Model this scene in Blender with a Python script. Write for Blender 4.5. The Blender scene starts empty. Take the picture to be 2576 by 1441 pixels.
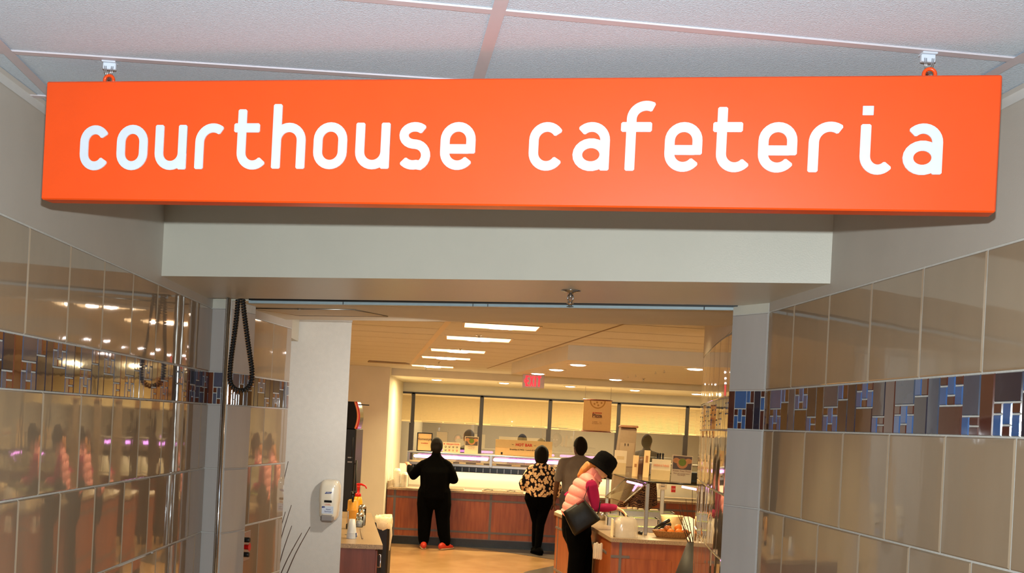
import bpy, math, random
from mathutils import Vector, Matrix
random.seed(7)
S = bpy.context.scene
C = S.collection
PI = math.pi

# ---------------------------------------------------------------- camera
F, ROLL, CX, CY, EYE = 2650.0, 0.05, 1288.0, 1070.0, 1.9
cam = bpy.data.cameras.new('camera'); camo = bpy.data.objects.new('camera', cam); C.objects.link(camo)
cam.sensor_width = 36.0; cam.lens = F * 36.0 / 2576.0
cam.shift_y = (CY - 720.5) / 2576.0
cam.clip_start = 0.05; cam.clip_end = 100
ca, sa = math.cos(ROLL), math.sin(ROLL)
camo.matrix_world = Matrix(((ca, -sa, 0, 0), (0, 0, -1, 0), (sa, ca, 0, EYE), (0, 0, 0, 1)))
S.camera = camo

# ---------------------------------------------------------------- world, flash, exposure
S.view_settings.view_transform = 'Standard'; S.view_settings.look = 'None'
S.view_settings.exposure = 0.0; S.view_settings.gamma = 1.0
S.view_settings.use_curve_mapping = False
w = bpy.data.worlds.new('world'); S.world = w; w.use_nodes = True
w.node_tree.nodes['Background'].inputs[0].default_value = (.80, .80, .86, 1)
w.node_tree.nodes['Background'].inputs[1].default_value = .07

def light(name, kind, loc, power, color=(1, 1, 1), size=.1, size_y=None, rot=(0, 0, 0), shape=None, spread=None, spot=None, blend=.5):
    l = bpy.data.lights.new(name, kind); l.energy = power; l.color = color
    if kind == 'AREA':
        l.size = size
        if size_y: l.shape = 'RECTANGLE'; l.size_y = size_y
        if shape: l.shape = shape
        if spread: l.spread = spread
    elif kind in ('POINT', 'SPOT'):
        l.shadow_soft_size = size
        if kind == 'SPOT': l.spot_size = spot; l.spot_blend = blend
    o = bpy.data.objects.new(name, l); C.objects.link(o); o.location = loc; o.rotation_euler = rot
    return o
# the photographer's flash gun, sitting just above the lens
light('camera_flash', 'AREA', (0, 0.02, 2.03), 118, (.875, .97, .99), .035, .02, (math.radians(98), 0, math.radians(16)))
WARM = (1.0, .77, .39)
# added fill lights without fixtures, standing in for cafeteria lamps out of view
for _p, _w in (((2.9, 7.8, 2.64), 60), ((-3.0, 10.0, 2.64), 50), ((-3.0, 13.5, 2.64), 34), ((.5, 6.9, 2.64), 16), ((3.6, 11.5, 2.5), 24)):
    light('room_fill', 'AREA', _p, _w, WARM, 1.1, .5, spread=math.radians(130))
_c = light('column_fill', 'AREA', (-.2, 5.62, 2.2), 4.6, (1, .95, .88), .10, shape='DISK', spread=math.radians(92))  # added spill light with no fixture, brightens the white column
_c.rotation_euler = Vector((-1.0, 1.38, -.36)).to_track_quat('-Z', 'Y').to_euler()

# ---------------------------------------------------------------- helpers
def ray(u, v):
    dx = (u - CX) / F; dy = (CY - v) / F
    return dx * ca - dy * sa, dx * sa + dy * ca
def at(u, v, Y):
    x, z = ray(u, v); return Vector((x * Y, Y, EYE + z * Y))
def atz(u, v, Z):
    x, z = ray(u, v); Y = (Z - EYE) / z; return Vector((x * Y, Y, Z))
def V(*a): return Vector(a)
def lerp(a, b, t): return a + (b - a) * t

def tag(o, label=None, cat=None, group=None, kind=None):
    if label: o['label'] = label
    if cat: o['category'] = cat
    if group: o['group'] = group
    if kind: o['kind'] = kind
    return o
def empty(name, loc, label=None, cat=None, group=None, rz=0):
    o = bpy.data.objects.new(name, None); C.objects.link(o); o.location = loc; o.rotation_euler = (0, 0, rz)
    o.empty_display_size = .05
    return tag(o, label, cat, group)

class MB:
    """collects shapes, links them as one mesh object"""
    def __init__(s): s.v = []; s.f = []; s.m = []; s.sm = []
    def quad(s, pts, mi=0, smooth=False):
        b = len(s.v); s.v += [tuple(p) for p in pts]; s.f.append(tuple(range(b, b + len(pts)))); s.m.append(mi); s.sm.append(smooth)
    def raw(s, vs, fs, mi=0, smooth=False):
        b = len(s.v); s.v += [tuple(p) for p in vs]
        for f in fs: s.f.append(tuple(i + b for i in f)); s.m.append(mi); s.sm.append(smooth)
    def box(s, x0, x1, y0, y1, z0, z1, mi=0, M=None, bev=0):
        if bev > 0:
            # chamfered box: 24 verts
            vs = []; c = ((x0 + x1) / 2, (y0 + y1) / 2, (z0 + z1) / 2); h = (abs(x1 - x0) / 2, abs(y1 - y0) / 2, abs(z1 - z0) / 2)
            bev = min(bev, min(h) * .9); idx = {}
            for sx in (-1, 1):
                for sy in (-1, 1):
                    for sz in (-1, 1):
                        for ax in range(3):
                            p = [c[0] + sx * (h[0] - bev), c[1] + sy * (h[1] - bev), c[2] + sz * (h[2] - bev)]
                            sg = (sx, sy, sz); p[ax] = c[ax] + sg[ax] * h[ax]
                            idx[(sx, sy, sz, ax)] = len(vs); vs.append(Vector(p))
            fs = []
            for ax in range(3):
                o1, o2 = [a for a in range(3) if a != ax]
                for sg in (-1, 1):
                    ring = []
                    for a, b in ((-1, -1), (1, -1), (1, 1), (-1, 1)):
                        t = [0, 0, 0]; t[ax] = sg; t[o1] = a; t[o2] = b; ring.append(idx[(t[0], t[1], t[2], ax)])
                    fs.append(ring)
            for ax in range(3):
                o1, o2 = [a for a in range(3) if a != ax]
                for a in (-1, 1):
                    for b in (-1, 1):
                        q = []
                        for e, axx in ((-1, o1), (1, o1), (1, o2), (-1, o2)):
                            t = [0, 0, 0]; t[ax] = e; t[o1] = a; t[o2] = b; q.append(idx[(t[0], t[1], t[2], axx)])
                        fs.append(q)
            for sx in (-1, 1):
                for sy in (-1, 1):
                    for sz in (-1, 1): fs.append([idx[(sx, sy, sz, k)] for k in range(3)])
        else:
            vs = [Vector((x, y, z)) for x in (x0, x1) for y in (y0, y1) for z in (z0, z1)]
            fs = [(0, 1, 3, 2), (4, 6, 7, 5), (0, 4, 5, 1), (2, 3, 7, 6), (0, 2, 6, 4), (1, 5, 7, 3)]
        if M is not None: vs = [M @ p for p in vs]
        s.raw(vs, fs, mi)
    def prism(s, poly, z0, z1, mi=0, top=None):
        n = len(poly); vs = [(p[0], p[1], z0) for p in poly] + [(p[0], p[1], z1) for p in poly]
        s.raw(vs, [tuple(range(n))[::-1]], mi); b = len(s.v) - 2 * n
        s.f.append(tuple(b + n + i for i in range(n))); s.m.append(mi if top is None else top); s.sm.append(False)
        for i in range(n):
            j = (i + 1) % n; s.f.append((b + i, b + j, b + n + j, b + n + i)); s.m.append(mi); s.sm.append(False)
    def tube(s, pts, rad, ref=None, seg=12, mi=0, caps=True, round_caps=False, smooth=True, capk=1.0):
        """pts: positions; rad: radius, or list of r or (ra, rb)"""
        pts = [Vector(p) for p in pts]; n = len(pts)
        if not isinstance(rad, (list, tuple)): rad = [rad] * n
        rad = [(r, r) if not isinstance(r, (list, tuple)) else r for r in rad]
        tang = []
        for i in range(n):
            t = (pts[min(i + 1, n - 1)] - pts[max(i - 1, 0)])
            tang.append(t.normalized() if t.length > 1e-9 else Vector((0, 0, 1)))
        if ref is None:
            ref = Vector((1, 0, 0)) if abs(tang[0].x) < .8 else Vector((0, 1, 0))
            fixed = False
        else: ref = Vector(ref); fixed = True
        P, R, TA = pts, rad, tang
        if round_caps:
            m0 = min(rad[0]); m1 = min(rad[-1]) * capk
            P = [pts[0] - tang[0] * m0 * .95, pts[0] - tang[0] * m0 * .7] + pts + [pts[-1] + tang[-1] * m1 * .7, pts[-1] + tang[-1] * m1 * .95]
            R = [(rad[0][0] * .3, rad[0][1] * .3), (rad[0][0] * .72, rad[0][1] * .72)] + rad + [(rad[-1][0] * .72, rad[-1][1] * .72), (rad[-1][0] * .3, rad[-1][1] * .3)]
            TA = [tang[0]] * 2 + tang + [tang[-1]] * 2
        a = ref; b0 = len(s.v)
        for i in range(len(P)):
            t = TA[i]; base = ref if fixed else a
            a = base - t * base.dot(t)
            if a.length < 1e-5: a = t.orthogonal()
            a.normalize(); b = t.cross(a)
            for k in range(seg):
                th = 2 * PI * k / seg
                s.v.append(tuple(P[i] + a * (R[i][0] * math.cos(th)) + b * (R[i][1] * math.sin(th))))
        for i in range(len(P) - 1):
            for k in range(seg):
                k2 = (k + 1) % seg
                s.f.append((b0 + i * seg + k, b0 + i * seg + k2, b0 + (i + 1) * seg + k2, b0 + (i + 1) * seg + k)); s.m.append(mi); s.sm.append(smooth)
        if caps:
            s.f.append(tuple(b0 + k for k in range(seg))[::-1]); s.m.append(mi); s.sm.append(False)
            e = b0 + (len(P) - 1) * seg
            s.f.append(tuple(e + k for k in range(seg))); s.m.append(mi); s.sm.append(False)
    def lathe(s, prof, c=(0, 0, 0), seg=20, mi=0, sy=1.0, smooth=True):
        b0 = len(s.v); n = len(prof)
        for r, z in prof:
            for k in range(seg):
                th = 2 * PI * k / seg; s.v.append((c[0] + r * math.cos(th), c[1] + r * sy * math.sin(th), c[2] + z))
        for i in range(n - 1):
            for k in range(seg):
                k2 = (k + 1) % seg
                s.f.append((b0 + i * seg + k, b0 + i * seg + k2, b0 + (i + 1) * seg + k2, b0 + (i + 1) * seg + k)); s.m.append(mi); s.sm.append(smooth)
        if prof[0][0] > 1e-6: s.f.append(tuple(b0 + k for k in range(seg))[::-1]); s.m.append(mi); s.sm.append(False)
        if prof[-1][0] > 1e-6: s.f.append(tuple(b0 + (n - 1) * seg + k for k in range(seg))); s.m.append(mi); s.sm.append(False)
    def ball(s, c, r, seg=16, rings=10, mi=0, sc=(1, 1, 1)):
        prof = [(max(1e-4, r * math.sin(PI * i / rings)) * sc[0], -r * math.cos(PI * i / rings) * sc[2]) for i in range(rings + 1)]
        s.lathe(prof, c, seg, mi, sy=sc[1] / sc[0])
    def build(s, name, mats, parent=None, loc=None):
        if not isinstance(mats, (list, tuple)): mats = [mats]
        me = bpy.data.meshes.new(name); me.from_pydata(s.v, [], s.f); me.update()
        for m in mats: me.materials.append(m)
        for p, mi, sm in zip(me.polygons, s.m, s.sm): p.material_index = mi; p.use_smooth = sm
        o = bpy.data.objects.new(name, me); C.objects.link(o)
        if parent is not None: o.parent = parent
        if loc is not None: o.location = loc
        return o

def rel(o, root):
    """o's mesh was built in world coordinates; move it under root without moving it"""
    R = Matrix.Rotation(-root.rotation_euler.z, 4, 'Z')
    for v in o.data.vertices: v.co = R @ (v.co - root.location)
    o.parent = root
    return o
def copy_tree(o, parent=None):
    c = o.copy(); C.objects.link(c)
    if parent is not None: c.parent = parent
    for ch in [x for x in bpy.data.objects if x.parent == o]: copy_tree(ch, c)
    return c

# ---------------------------------------------------------------- materials
def srgb(r, g, b):
    f = lambda c: (c / 255 / 12.92) if c / 255 <= .04045 else ((c / 255 + .055) / 1.055) ** 2.4
    return (f(r), f(g), f(b), 1)
def mat(name, col, rough=.5, metal=0, spec=.5, noise=0, nscale=30, bump=0, bscale=60, coat=0, stretch=None, col2=None, trans=0, ior=1.5, bdist=.01, sheen=0, coat_rough=.05):
    m = bpy.data.materials.new(name); m.use_nodes = True; nt = m.node_tree; N = nt.nodes; L = nt.links
    p = N['Principled BSDF']; p.inputs['Roughness'].default_value = rough; p.inputs['Metallic'].default_value = metal
    p.inputs['Specular IOR Level'].default_value = spec; p.inputs['IOR'].default_value = ior
    p.inputs['Coat Weight'].default_value = coat; p.inputs['Coat Roughness'].default_value = coat_rough
    p.inputs['Transmission Weight'].default_value = trans
    if sheen: p.inputs['Sheen Weight'].default_value = sheen
    p.inputs['Base Color'].default_value = col
    tc = N.new('ShaderNodeTexCoord'); src = tc.outputs['Object']
    if stretch:
        mp = N.new('ShaderNodeMapping'); mp.inputs['Scale'].default_value = stretch; L.new(src, mp.inputs[0]); src = mp.outputs[0]
    if noise or col2:
        n = N.new('ShaderNodeTexNoise'); n.inputs['Scale'].default_value = nscale; n.inputs['Detail'].default_value = 5; L.new(src, n.inputs['Vector'])
        mx = N.new('ShaderNodeMix'); mx.data_type = 'RGBA'
        c2 = col2 or tuple(max(0, c * (1 - noise)) for c in col[:3]) + (1,)
        mx.inputs[6].default_value = col; mx.inputs[7].default_value = c2
        cr = N.new('ShaderNodeMapRange'); cr.inputs[1].default_value = .35; cr.inputs[2].default_value = .65
        L.new(n.outputs[0], cr.inputs[0]); L.new(cr.outputs[0], mx.inputs[0]); L.new(mx.outputs[2], p.inputs['Base Color'])
    if bump:
        n2 = N.new('ShaderNodeTexNoise'); n2.inputs['Scale'].default_value = bscale; n2.inputs['Detail'].default_value = 3; L.new(src, n2.inputs['Vector'])
        b = N.new('ShaderNodeBump'); b.inputs['Strength'].default_value = bump; b.inputs['Distance'].default_value = bdist
        L.new(n2.outputs[0], b.inputs['Height']); L.new(b.outputs[0], p.inputs['Normal'])
        if coat: L.new(b.outputs[0], p.inputs['Coat Normal'])
    return m
def emis(name, col, strength):
    m = bpy.data.materials.new(name); m.use_nodes = True; p = m.node_tree.nodes['Principled BSDF']
    p.inputs['Base Color'].default_value = col; p.inputs['Emission Color'].default_value = col; p.inputs['Emission Strength'].default_value = strength
    return m
def glassmat(name, tint=(1, 1, 1, 1), fac=.12, rough=.0):
    m = bpy.data.materials.new(name); m.use_nodes = True; nt = m.node_tree; N = nt.nodes; L = nt.links
    N.remove(N['Principled BSDF']); out = N['Material Output']
    t = N.new('ShaderNodeBsdfTransparent'); t.inputs[0].default_value = tint
    g = N.new('ShaderNodeBsdfGlossy'); g.inputs['Roughness'].default_value = rough
    fr = N.new('ShaderNodeFresnel'); fr.inputs[0].default_value = 1.45
    ad = N.new('ShaderNodeMath'); ad.operation = 'ADD'; ad.inputs[1].default_value = fac; L.new(fr.outputs[0], ad.inputs[0])
    mx = N.new('ShaderNodeMixShader'); L.new(ad.outputs[0], mx.inputs[0]); L.new(t.outputs[0], mx.inputs[1]); L.new(g.outputs[0], mx.inputs[2]); L.new(mx.outputs[0], out.inputs[0])
    return m

M = {}
M['paint'] = mat('grey_paint', srgb(186, 178, 168), .55, noise=.04, nscale=6, bump=.05, bscale=300)
M['header'] = mat('header_paint', srgb(206, 203, 190), .35, noise=.03, nscale=4, bump=.04, bscale=200)
M['grout'] = mat('grout', srgb(205, 202, 195), .8, noise=.1, nscale=80)
TILEW = (3, 3, .6)
M['tile'] = mat('glazed_tile', srgb(156, 136, 113), .035, spec=.5, noise=.07, nscale=3, bump=.05, bscale=3, coat=.45, stretch=(3, 3, 1), ior=1.5, bdist=.01)
M['tile_light'] = mat('glazed_trim_tile', srgb(184, 178, 174), .05, spec=.6, noise=.05, nscale=3, bump=.1, bscale=2.5, stretch=(5, 5, 1), ior=1.55)
def mosa(n, c): return mat('mosaic_' + n, c, .04, spec=.7, noise=.15, nscale=12, coat=.6, bump=.03, bscale=8, ior=1.6)
M['navy'] = mosa('navy', srgb(50, 46, 58)); M['slate'] = mosa('slate', srgb(72, 80, 98)); M['blue'] = mosa('blue', srgb(64, 98, 152)); M['brown'] = mosa('brown', srgb(88, 48, 36)); M['dkbrown'] = mosa('dark_brown', srgb(66, 42, 38))
M['ctile'] = mat('ceiling_tile', srgb(202, 217, 232), .9, noise=.1, nscale=160, bump=.6, bscale=260, bdist=.004)
M['tee'] = mat('ceiling_tee', srgb(196, 188, 194), .6, noise=.03)
M['angle'] = mat('ceiling_wall_angle', srgb(205, 203, 200), .5, noise=.03)
M['orange'] = mat('orange_enamel', srgb(228, 74, 13), .34, spec=.45, noise=.04, nscale=8)
M['white'] = mat('white_plastic', srgb(200, 208, 220), .4, noise=.03)
M['chrome'] = mat('chrome', srgb(205, 208, 212), .12, metal=1, noise=.05)
M['steel'] = mat('brushed_steel', srgb(185, 182, 176), .3, metal=1, noise=.12, nscale=40, stretch=(1, 1, 12))
M['black'] = mat('black_rubber', srgb(18, 18, 19), .45, noise=.2)
M['blackg'] = mat('black_gloss', srgb(16, 16, 18), .2, noise=.2)
M['cream'] = mat('cream_paint', srgb(216, 210, 192), .6, noise=.04, nscale=5, bump=.05, bscale=200)
M['column'] = mat('column_paint', srgb(214, 208, 198), .6, noise=.04, nscale=30, bump=.15, bscale=220)
M['cafeceil'] = mat('cafeteria_ceiling', srgb(216, 214, 208), .85, noise=.06, nscale=60, bump=.2, bscale=200)
M['cafetee'] = mat('cafeteria_tee', srgb(222, 208, 184), .6, noise=.03)
M['seam'] = mat('brown_seam', srgb(142, 122, 100), .8, noise=.05)  # plain brown for ceiling seams, slots and the stirrer
M['wood'] = mat('cherry_laminate', srgb(164, 88, 46), .35, col2=srgb(138, 68, 36), nscale=4, stretch=(6, 6, .6), noise=.2)
M['wood2'] = mat('cabinet_laminate', srgb(122, 62, 48), .4, col2=srgb(104, 50, 38), nscale=4, stretch=(6, 6, .6), noise=.2)
M['strip'] = mat('grey_inlay_strip', srgb(104, 96, 96), .4, noise=.05)
M['stone'] = mat('speckled_solid_surface', srgb(186, 160, 128), .3, col2=srgb(124, 104, 84), nscale=180, noise=.3)
M['toe'] = mat('dark_toe_kick', srgb(38, 46, 48), .3, noise=.2)
M['floor'] = mat('tan_vinyl_floor', srgb(184, 146, 102), .22, col2=srgb(172, 134, 90), nscale=2.5, noise=.1, bump=.03, bscale=20)
M['inlay'] = mat('grey_vinyl_floor', srgb(98, 88, 80), .28, noise=.1, nscale=8)
M['paper'] = mat('paper', srgb(244, 226, 190), .7, noise=.03)
M['tanpaper'] = mat('tan_paper', srgb(244, 206, 150), .7, noise=.03)
M['beige'] = mat('beige_card', srgb(226, 200, 150), .7, noise=.03)
M['red'] = mat('red_print', srgb(208, 40, 24), .5, noise=.03)
M['ink'] = mat('dark_print', srgb(60, 44, 36), .6, noise=.03)
M['faint'] = mat('tan_print', srgb(176, 120, 70), .6, noise=.03)
M['glass'] = glassmat('window_glass', (.80, .80, .76, 1), .14)
M['clear'] = glassmat('sneeze_glass', (.93, .95, .92, 1), .05)
M['frame'] = mat('dark_window_frame', srgb(38, 30, 30), .4, noise=.1)
M['blind'] = mat('blind_slat', srgb(236, 216, 172), .5, noise=.03)
M['stick'] = mat('twig_bark', srgb(70, 44, 34), .8, noise=.3)
M['planter'] = mat('grey_planter', srgb(50, 48, 47), .5, noise=.15)

# ---------------------------------------------------------------- plan of the corridor
LA, LB = -1.369, -.0395     # left wall   x = LA + LB*y
RA, RB = 1.552, -.112       # right wall  x = RA + RB*y
CEIL = 2.82
lx = lambda y: LA + LB * y
rx = lambda y: RA + RB * y
ROWS = [2.43, 2.10, 1.933, 1.60, 1.268, .936, .604, .272, 0.0]

class Path:
    def __init__(s, pts, side):
        s.p = [Vector((a, b, 0)) for a, b in pts]; s.side = side
        s.l = [0]
        for i in range(1, len(s.p)): s.l.append(s.l[-1] + (s.p[i] - s.p[i - 1]).length)
        s.L = s.l[-1]
    def __call__(s, t, z, n):
        i = 0
        while i < len(s.p) - 2 and t > s.l[i + 1]: i += 1
        d = (s.p[i + 1] - s.p[i]); ln = d.length; d = d / ln
        nn = Vector((-d.y, d.x, 0)) * s.side
        q = s.p[i] + d * (t - s.l[i]) + nn * n
        return Vector((q.x, q.y, z))

SAG = .0014
def tile(mb, P, s0, s1, z0, z1, mi, gap=.0022, inset=.003, t=.004):
    a0, a1, b0, b1 = s0 + gap, s1 - gap, z0 + gap, z1 - gap
    if a1 - a0 < .003: return
    ins = min(inset, (a1 - a0) * .25, (b1 - b0) * .25)
    o = [P(a0, b0, .0005), P(a1, b0, .0005), P(a1, b1, .0005), P(a0, b1, .0005)]
    if a1 - a0 < .15:
        i_ = [P(a0 + ins, b0 + ins, t), P(a1 - ins, b0 + ins, t), P(a1 - ins, b1 - ins, t), P(a0 + ins, b1 - ins, t)]
        mb.raw(o + i_, [(4, 5, 6, 7), (0, 1, 5, 4), (1, 2, 6, 5), (2, 3, 7, 6), (3, 0, 4, 7)], mi)
        return
    # a large tile is very slightly bowed outwards, as fired tiles are
    n = 10; bot, topv = [], []
    for i in range(n + 1):
        x = -1 + 2 * i / n; s_ = lerp(a0 + ins, a1 - ins, i / n); h_ = t + SAG * (1 - x * x)
        bot.append(P(s_, b0 + ins, h_)); topv.append(P(s_, b1 - ins, h_))
    mb.raw(bot + topv, [(i, i + 1, n + 2 + i, n + 1 + i) for i in range(n)], mi, True)
    mb.raw(o + [bot[0], bot[-1], topv[-1], topv[0]], [(0, 1, 5, 4), (1, 2, 6, 5), (2, 3, 7, 6), (3, 0, 4, 7)], mi)

MOS = ['navy', 'slate', 'blue', 'brown', 'dkbrown']
def mosaic(mb, P, s_start, s_end, z0, z1, period, rev, base, seedv, bluish=.5):
    """ribbon of small glass tiles; rev: the pattern runs towards smaller s"""
    rnd = random.Random(seedv)
    H = z1 - z0
    NV, SL, BL, BR, DB = [base + i for i in range(5)]
    W = [.122, .226, .146, .122, .226, .158]
    def put(sa_, sb_, fa, fb, c):
        s0, s1 = (s0_ + sa_, s0_ + sb_) if not rev else (s0_ - sb_, s0_ - sa_)
        s0c, s1c = max(s0, s_start), min(s1, s_end)
        if s1c - s0c > .004: tile(mb, P, s0c, s1c, z1 - fb * H, z1 - fa * H, c, gap=.0018, inset=.0022, t=.004)
    def cluster(x, wd, f0, f1):
        h = f1 - f0; c = wd / 3
        put(x, x + c, f0, f0 + h * .34, BR); put(x, x + c, f0 + h * .34, f1, BL)
        put(x + c, x + 2 * c, f0, f0 + h * .66, BL); put(x + c, x + 2 * c, f0 + h * .66, f1, BR)
        put(x + 2 * c, x + wd, f0, f0 + h * .34, BR); put(x + 2 * c, x + wd, f0 + h * .34, f1, BL)
    s0_ = s_start if not rev else s_end
    k = 0
    while True:
        x = 0
        w = [q * period for q in W]
        put(x, x + w[0], 0, 1, BR if rnd.random() < .6 else DB); x += w[0]
        big = rnd.choice([SL, NV, BL]) if bluish > .4 else rnd.choice([SL, NV])
        put(x, x + w[1], 0, .47, big); cluster(x, w[1], .47, 1); x += w[1]
        put(x, x + w[2] / 2, 0, .32, BL); put(x + w[2] / 2, x + w[2], 0, .32, BR); put(x, x + w[2], .32, 1, rnd.choice([NV, DB])); x += w[2]
        put(x, x + w[3], 0, 1, rnd.choice([SL, NV])); x += w[3]
        cluster(x, w[4], 0, .5); put(x, x + w[4], .5, 1, rnd.choice([BR, DB])); x += w[4]
        put(x, x + w[5], 0, .68, rnd.choice([NV, SL])); put(x, x + w[5] * .45, .68, 1, BL)
        put(x + w[5] * .45, x + w[5], .68, .84, BR); put(x + w[5] * .45, x + w[5], .84, 1, BR)
        s0_ += period * (1 if not rev else -1); k += 1
        if k > 60 or (not rev and s0_ > s_end) or (rev and s0_ < s_start): break

def tiled_wall(name, pts, side, pitch, phase, mos_period, mos_phase, rev, top, thick=.12, seedv=1, pal=None, toprow=2.43, light_tile=False, s_clip=None, kind='structure', mosaic_on=True):
    P = Path(pts, side); mb = MB()
    # solid wall behind the tiles, made of a strip per segment
    n = len(P.p)
    def strip(nn, z0, z1, mi):
        for i in range(n - 1):
            a, b = P.l[i], P.l[i + 1] - 1e-6
            mb.quad([P(a, z0, nn), P(b, z0, nn), P(b, z1, nn), P(a, z1, nn)], mi)
    strip(0, 0, toprow + .003, 0); strip(.002, toprow + .003, top, 1); strip(-thick, 0, top, 1)
    for a in (0, P.L - 1e-6):
        mb.quad([P(a, 0, 0), P(a, 0, -thick), P(a, top, -thick), P(a, top, 0)], 1)
    mb.quad([P(0, top, 0.002), P(P.L, top, .002), P(P.L, top, -thick), P(0, top, -thick)], 1)
    mb.quad([P(0, toprow + .003, 0), P(P.L, toprow + .003, 0), P(P.L, toprow + .003, .002), P(0, toprow + .003, .002)], 1)
    rows = [toprow] + ROWS[1:]
    for r in range(len(rows) - 1):
        z1, z0 = rows[r], rows[r + 1]
        if r == 1 and mosaic_on:
            mosaic(mb, P, 0, P.L, z0, z1, mos_period, rev, 3, seedv); continue
        ph = phase[r % len(phase)] if r != 0 else phase[0]
        if r == 0: ph = phase[0]
        else: ph = phase[1] if r % 2 == 0 else phase[2]
        k = math.floor(-ph / pitch) - 1
        s = ph + k * pitch
        while s < P.L:
            a, b = max(0, s), min(P.L, s + pitch)
            if b - a > .01: tile(mb, P, a, b, z0, z1, 2, gap=.0028, inset=.004)
            s += pitch
    mats = [M['grout'], M['paint'], M['tile_light'] if light_tile else M['tile']] + [M[q] for q in (pal or MOS)]
    o = mb.build(name, mats); tag(o, kind=kind)
    return o, P

Y0 = -2.6
M['blue_reflect'] = mosa('blue_reflect', srgb(92, 92, 108)); M['brown_reflect'] = mosa('brown_reflect', srgb(112, 62, 40))
PAL2 = ['navy', 'slate', 'blue_reflect', 'brown_reflect', 'dkbrown']  # left-side palette: reflections on blue and brown tiles put into their colour
# s is measured along the wall from Y0 forward; a little longer than y
kl = math.sqrt(1 + LB * LB); kr = math.sqrt(1 + RB * RB)
YL1 = 5.47
tiled_wall('wall_left', [(lx(Y0), Y0), (lx(YL1), YL1)], -1, .329, [((3.199 - Y0) * kl) % .329, ((3.361 - Y0) * kl) % .329, ((3.214 - Y0) * kl) % .329],
           .478, 0, False, CEIL, seedv=3, pal=PAL2)
YR1 = 4.42
tiled_wall('wall_right', [(rx(Y0), Y0), (rx(YR1), YR1)], 1, .338, [((3.129 - Y0) * kr) % .338, ((2.96 - Y0) * kr) % .338, ((3.134 - Y0) * kr) % .338],
           .545, 0, True, CEIL, seedv=5)

# pilasters that face the corridor
def pilaster(name, x0, x1, y0, y1, depth, seedv, side_out, pal=None):
    a, b = Vector((x0, y0, 0)), Vector((x1, y1, 0)); d = (b - a).normalized(); nb = Vector((-d.y, d.x, 0))
    mb = MB()
    Q = Path([(x0, y0), (x1, y1)], -1)
    c, e = b + nb * depth, a + nb * depth
    ttop = 2.43
    mb.prism([tuple(p)[:2] for p in (a, b, c, e)], 0, 2.47, 0)
    # rounded bullnose on the side of the opening
    P2 = Path([(b.x, b.y), (c.x, c.y)], -1) if side_out > 0 else Path([(e.x, e.y), (a.x, a.y)], -1)
    for PP in (Q, P2):
        for r in range(len(ROWS) - 1):
            z1, z0 = (ttop if r == 0 else ROWS[r]), ROWS[r + 1]
            if r == 1:
                mosaic(mb, PP, 0, PP.L, z0, z1, .31, False, 3, seedv); continue
            tile(mb, PP, 0, PP.L, z0, z1, 2, gap=.0015, inset=.004)
    # painted cap above the tile
    mb.prism([tuple(p)[:2] for p in (a + d * .004 - nb * .001, b - d * .004 - nb * .001, c - d * .004, e + d * .004)], ttop + .002, 2.472, 1)
    o = mb.build(name, [M['grout'], M['header'], M['tile_light']] + [M[q] for q in (pal or MOS)]); tag(o, kind='structure'); return o
pilaster('wall_pilaster_right', .944, rx(4.44) + .004, 4.62, 4.44, .42, 11, -1)
pilaster('wall_pilaster_left', lx(5.45) - .01, -1.478, 5.475, 5.44, .24, 12, 1, PAL2)
# inner jamb walls behind the roller gate
tiled_wall('wall_jamb_left', [(-1.495, 5.70), (-1.388, 6.50)], -1, .33, [.165, .08, .245], .478, 0, False, 2.68, thick=.08, seedv=21, pal=PAL2)
jr = [at(u, 900, Y) for u, Y in [(1850, 5.05), (1844, 5.35), (1826, 5.6), (1811, 5.87), (1796, 6.25), (1785, 6.65), (1776, 6.95), (1770, 7.3)]]
jrp = [(p.x - .05 * (p.z - EYE) * 0, p.y) for p in jr]
tiled_wall('wall_jamb_right', jrp, 1, .33, [.12, .05, .22], .50, 0, True, 2.68, thick=.10, seedv=22)

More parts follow.
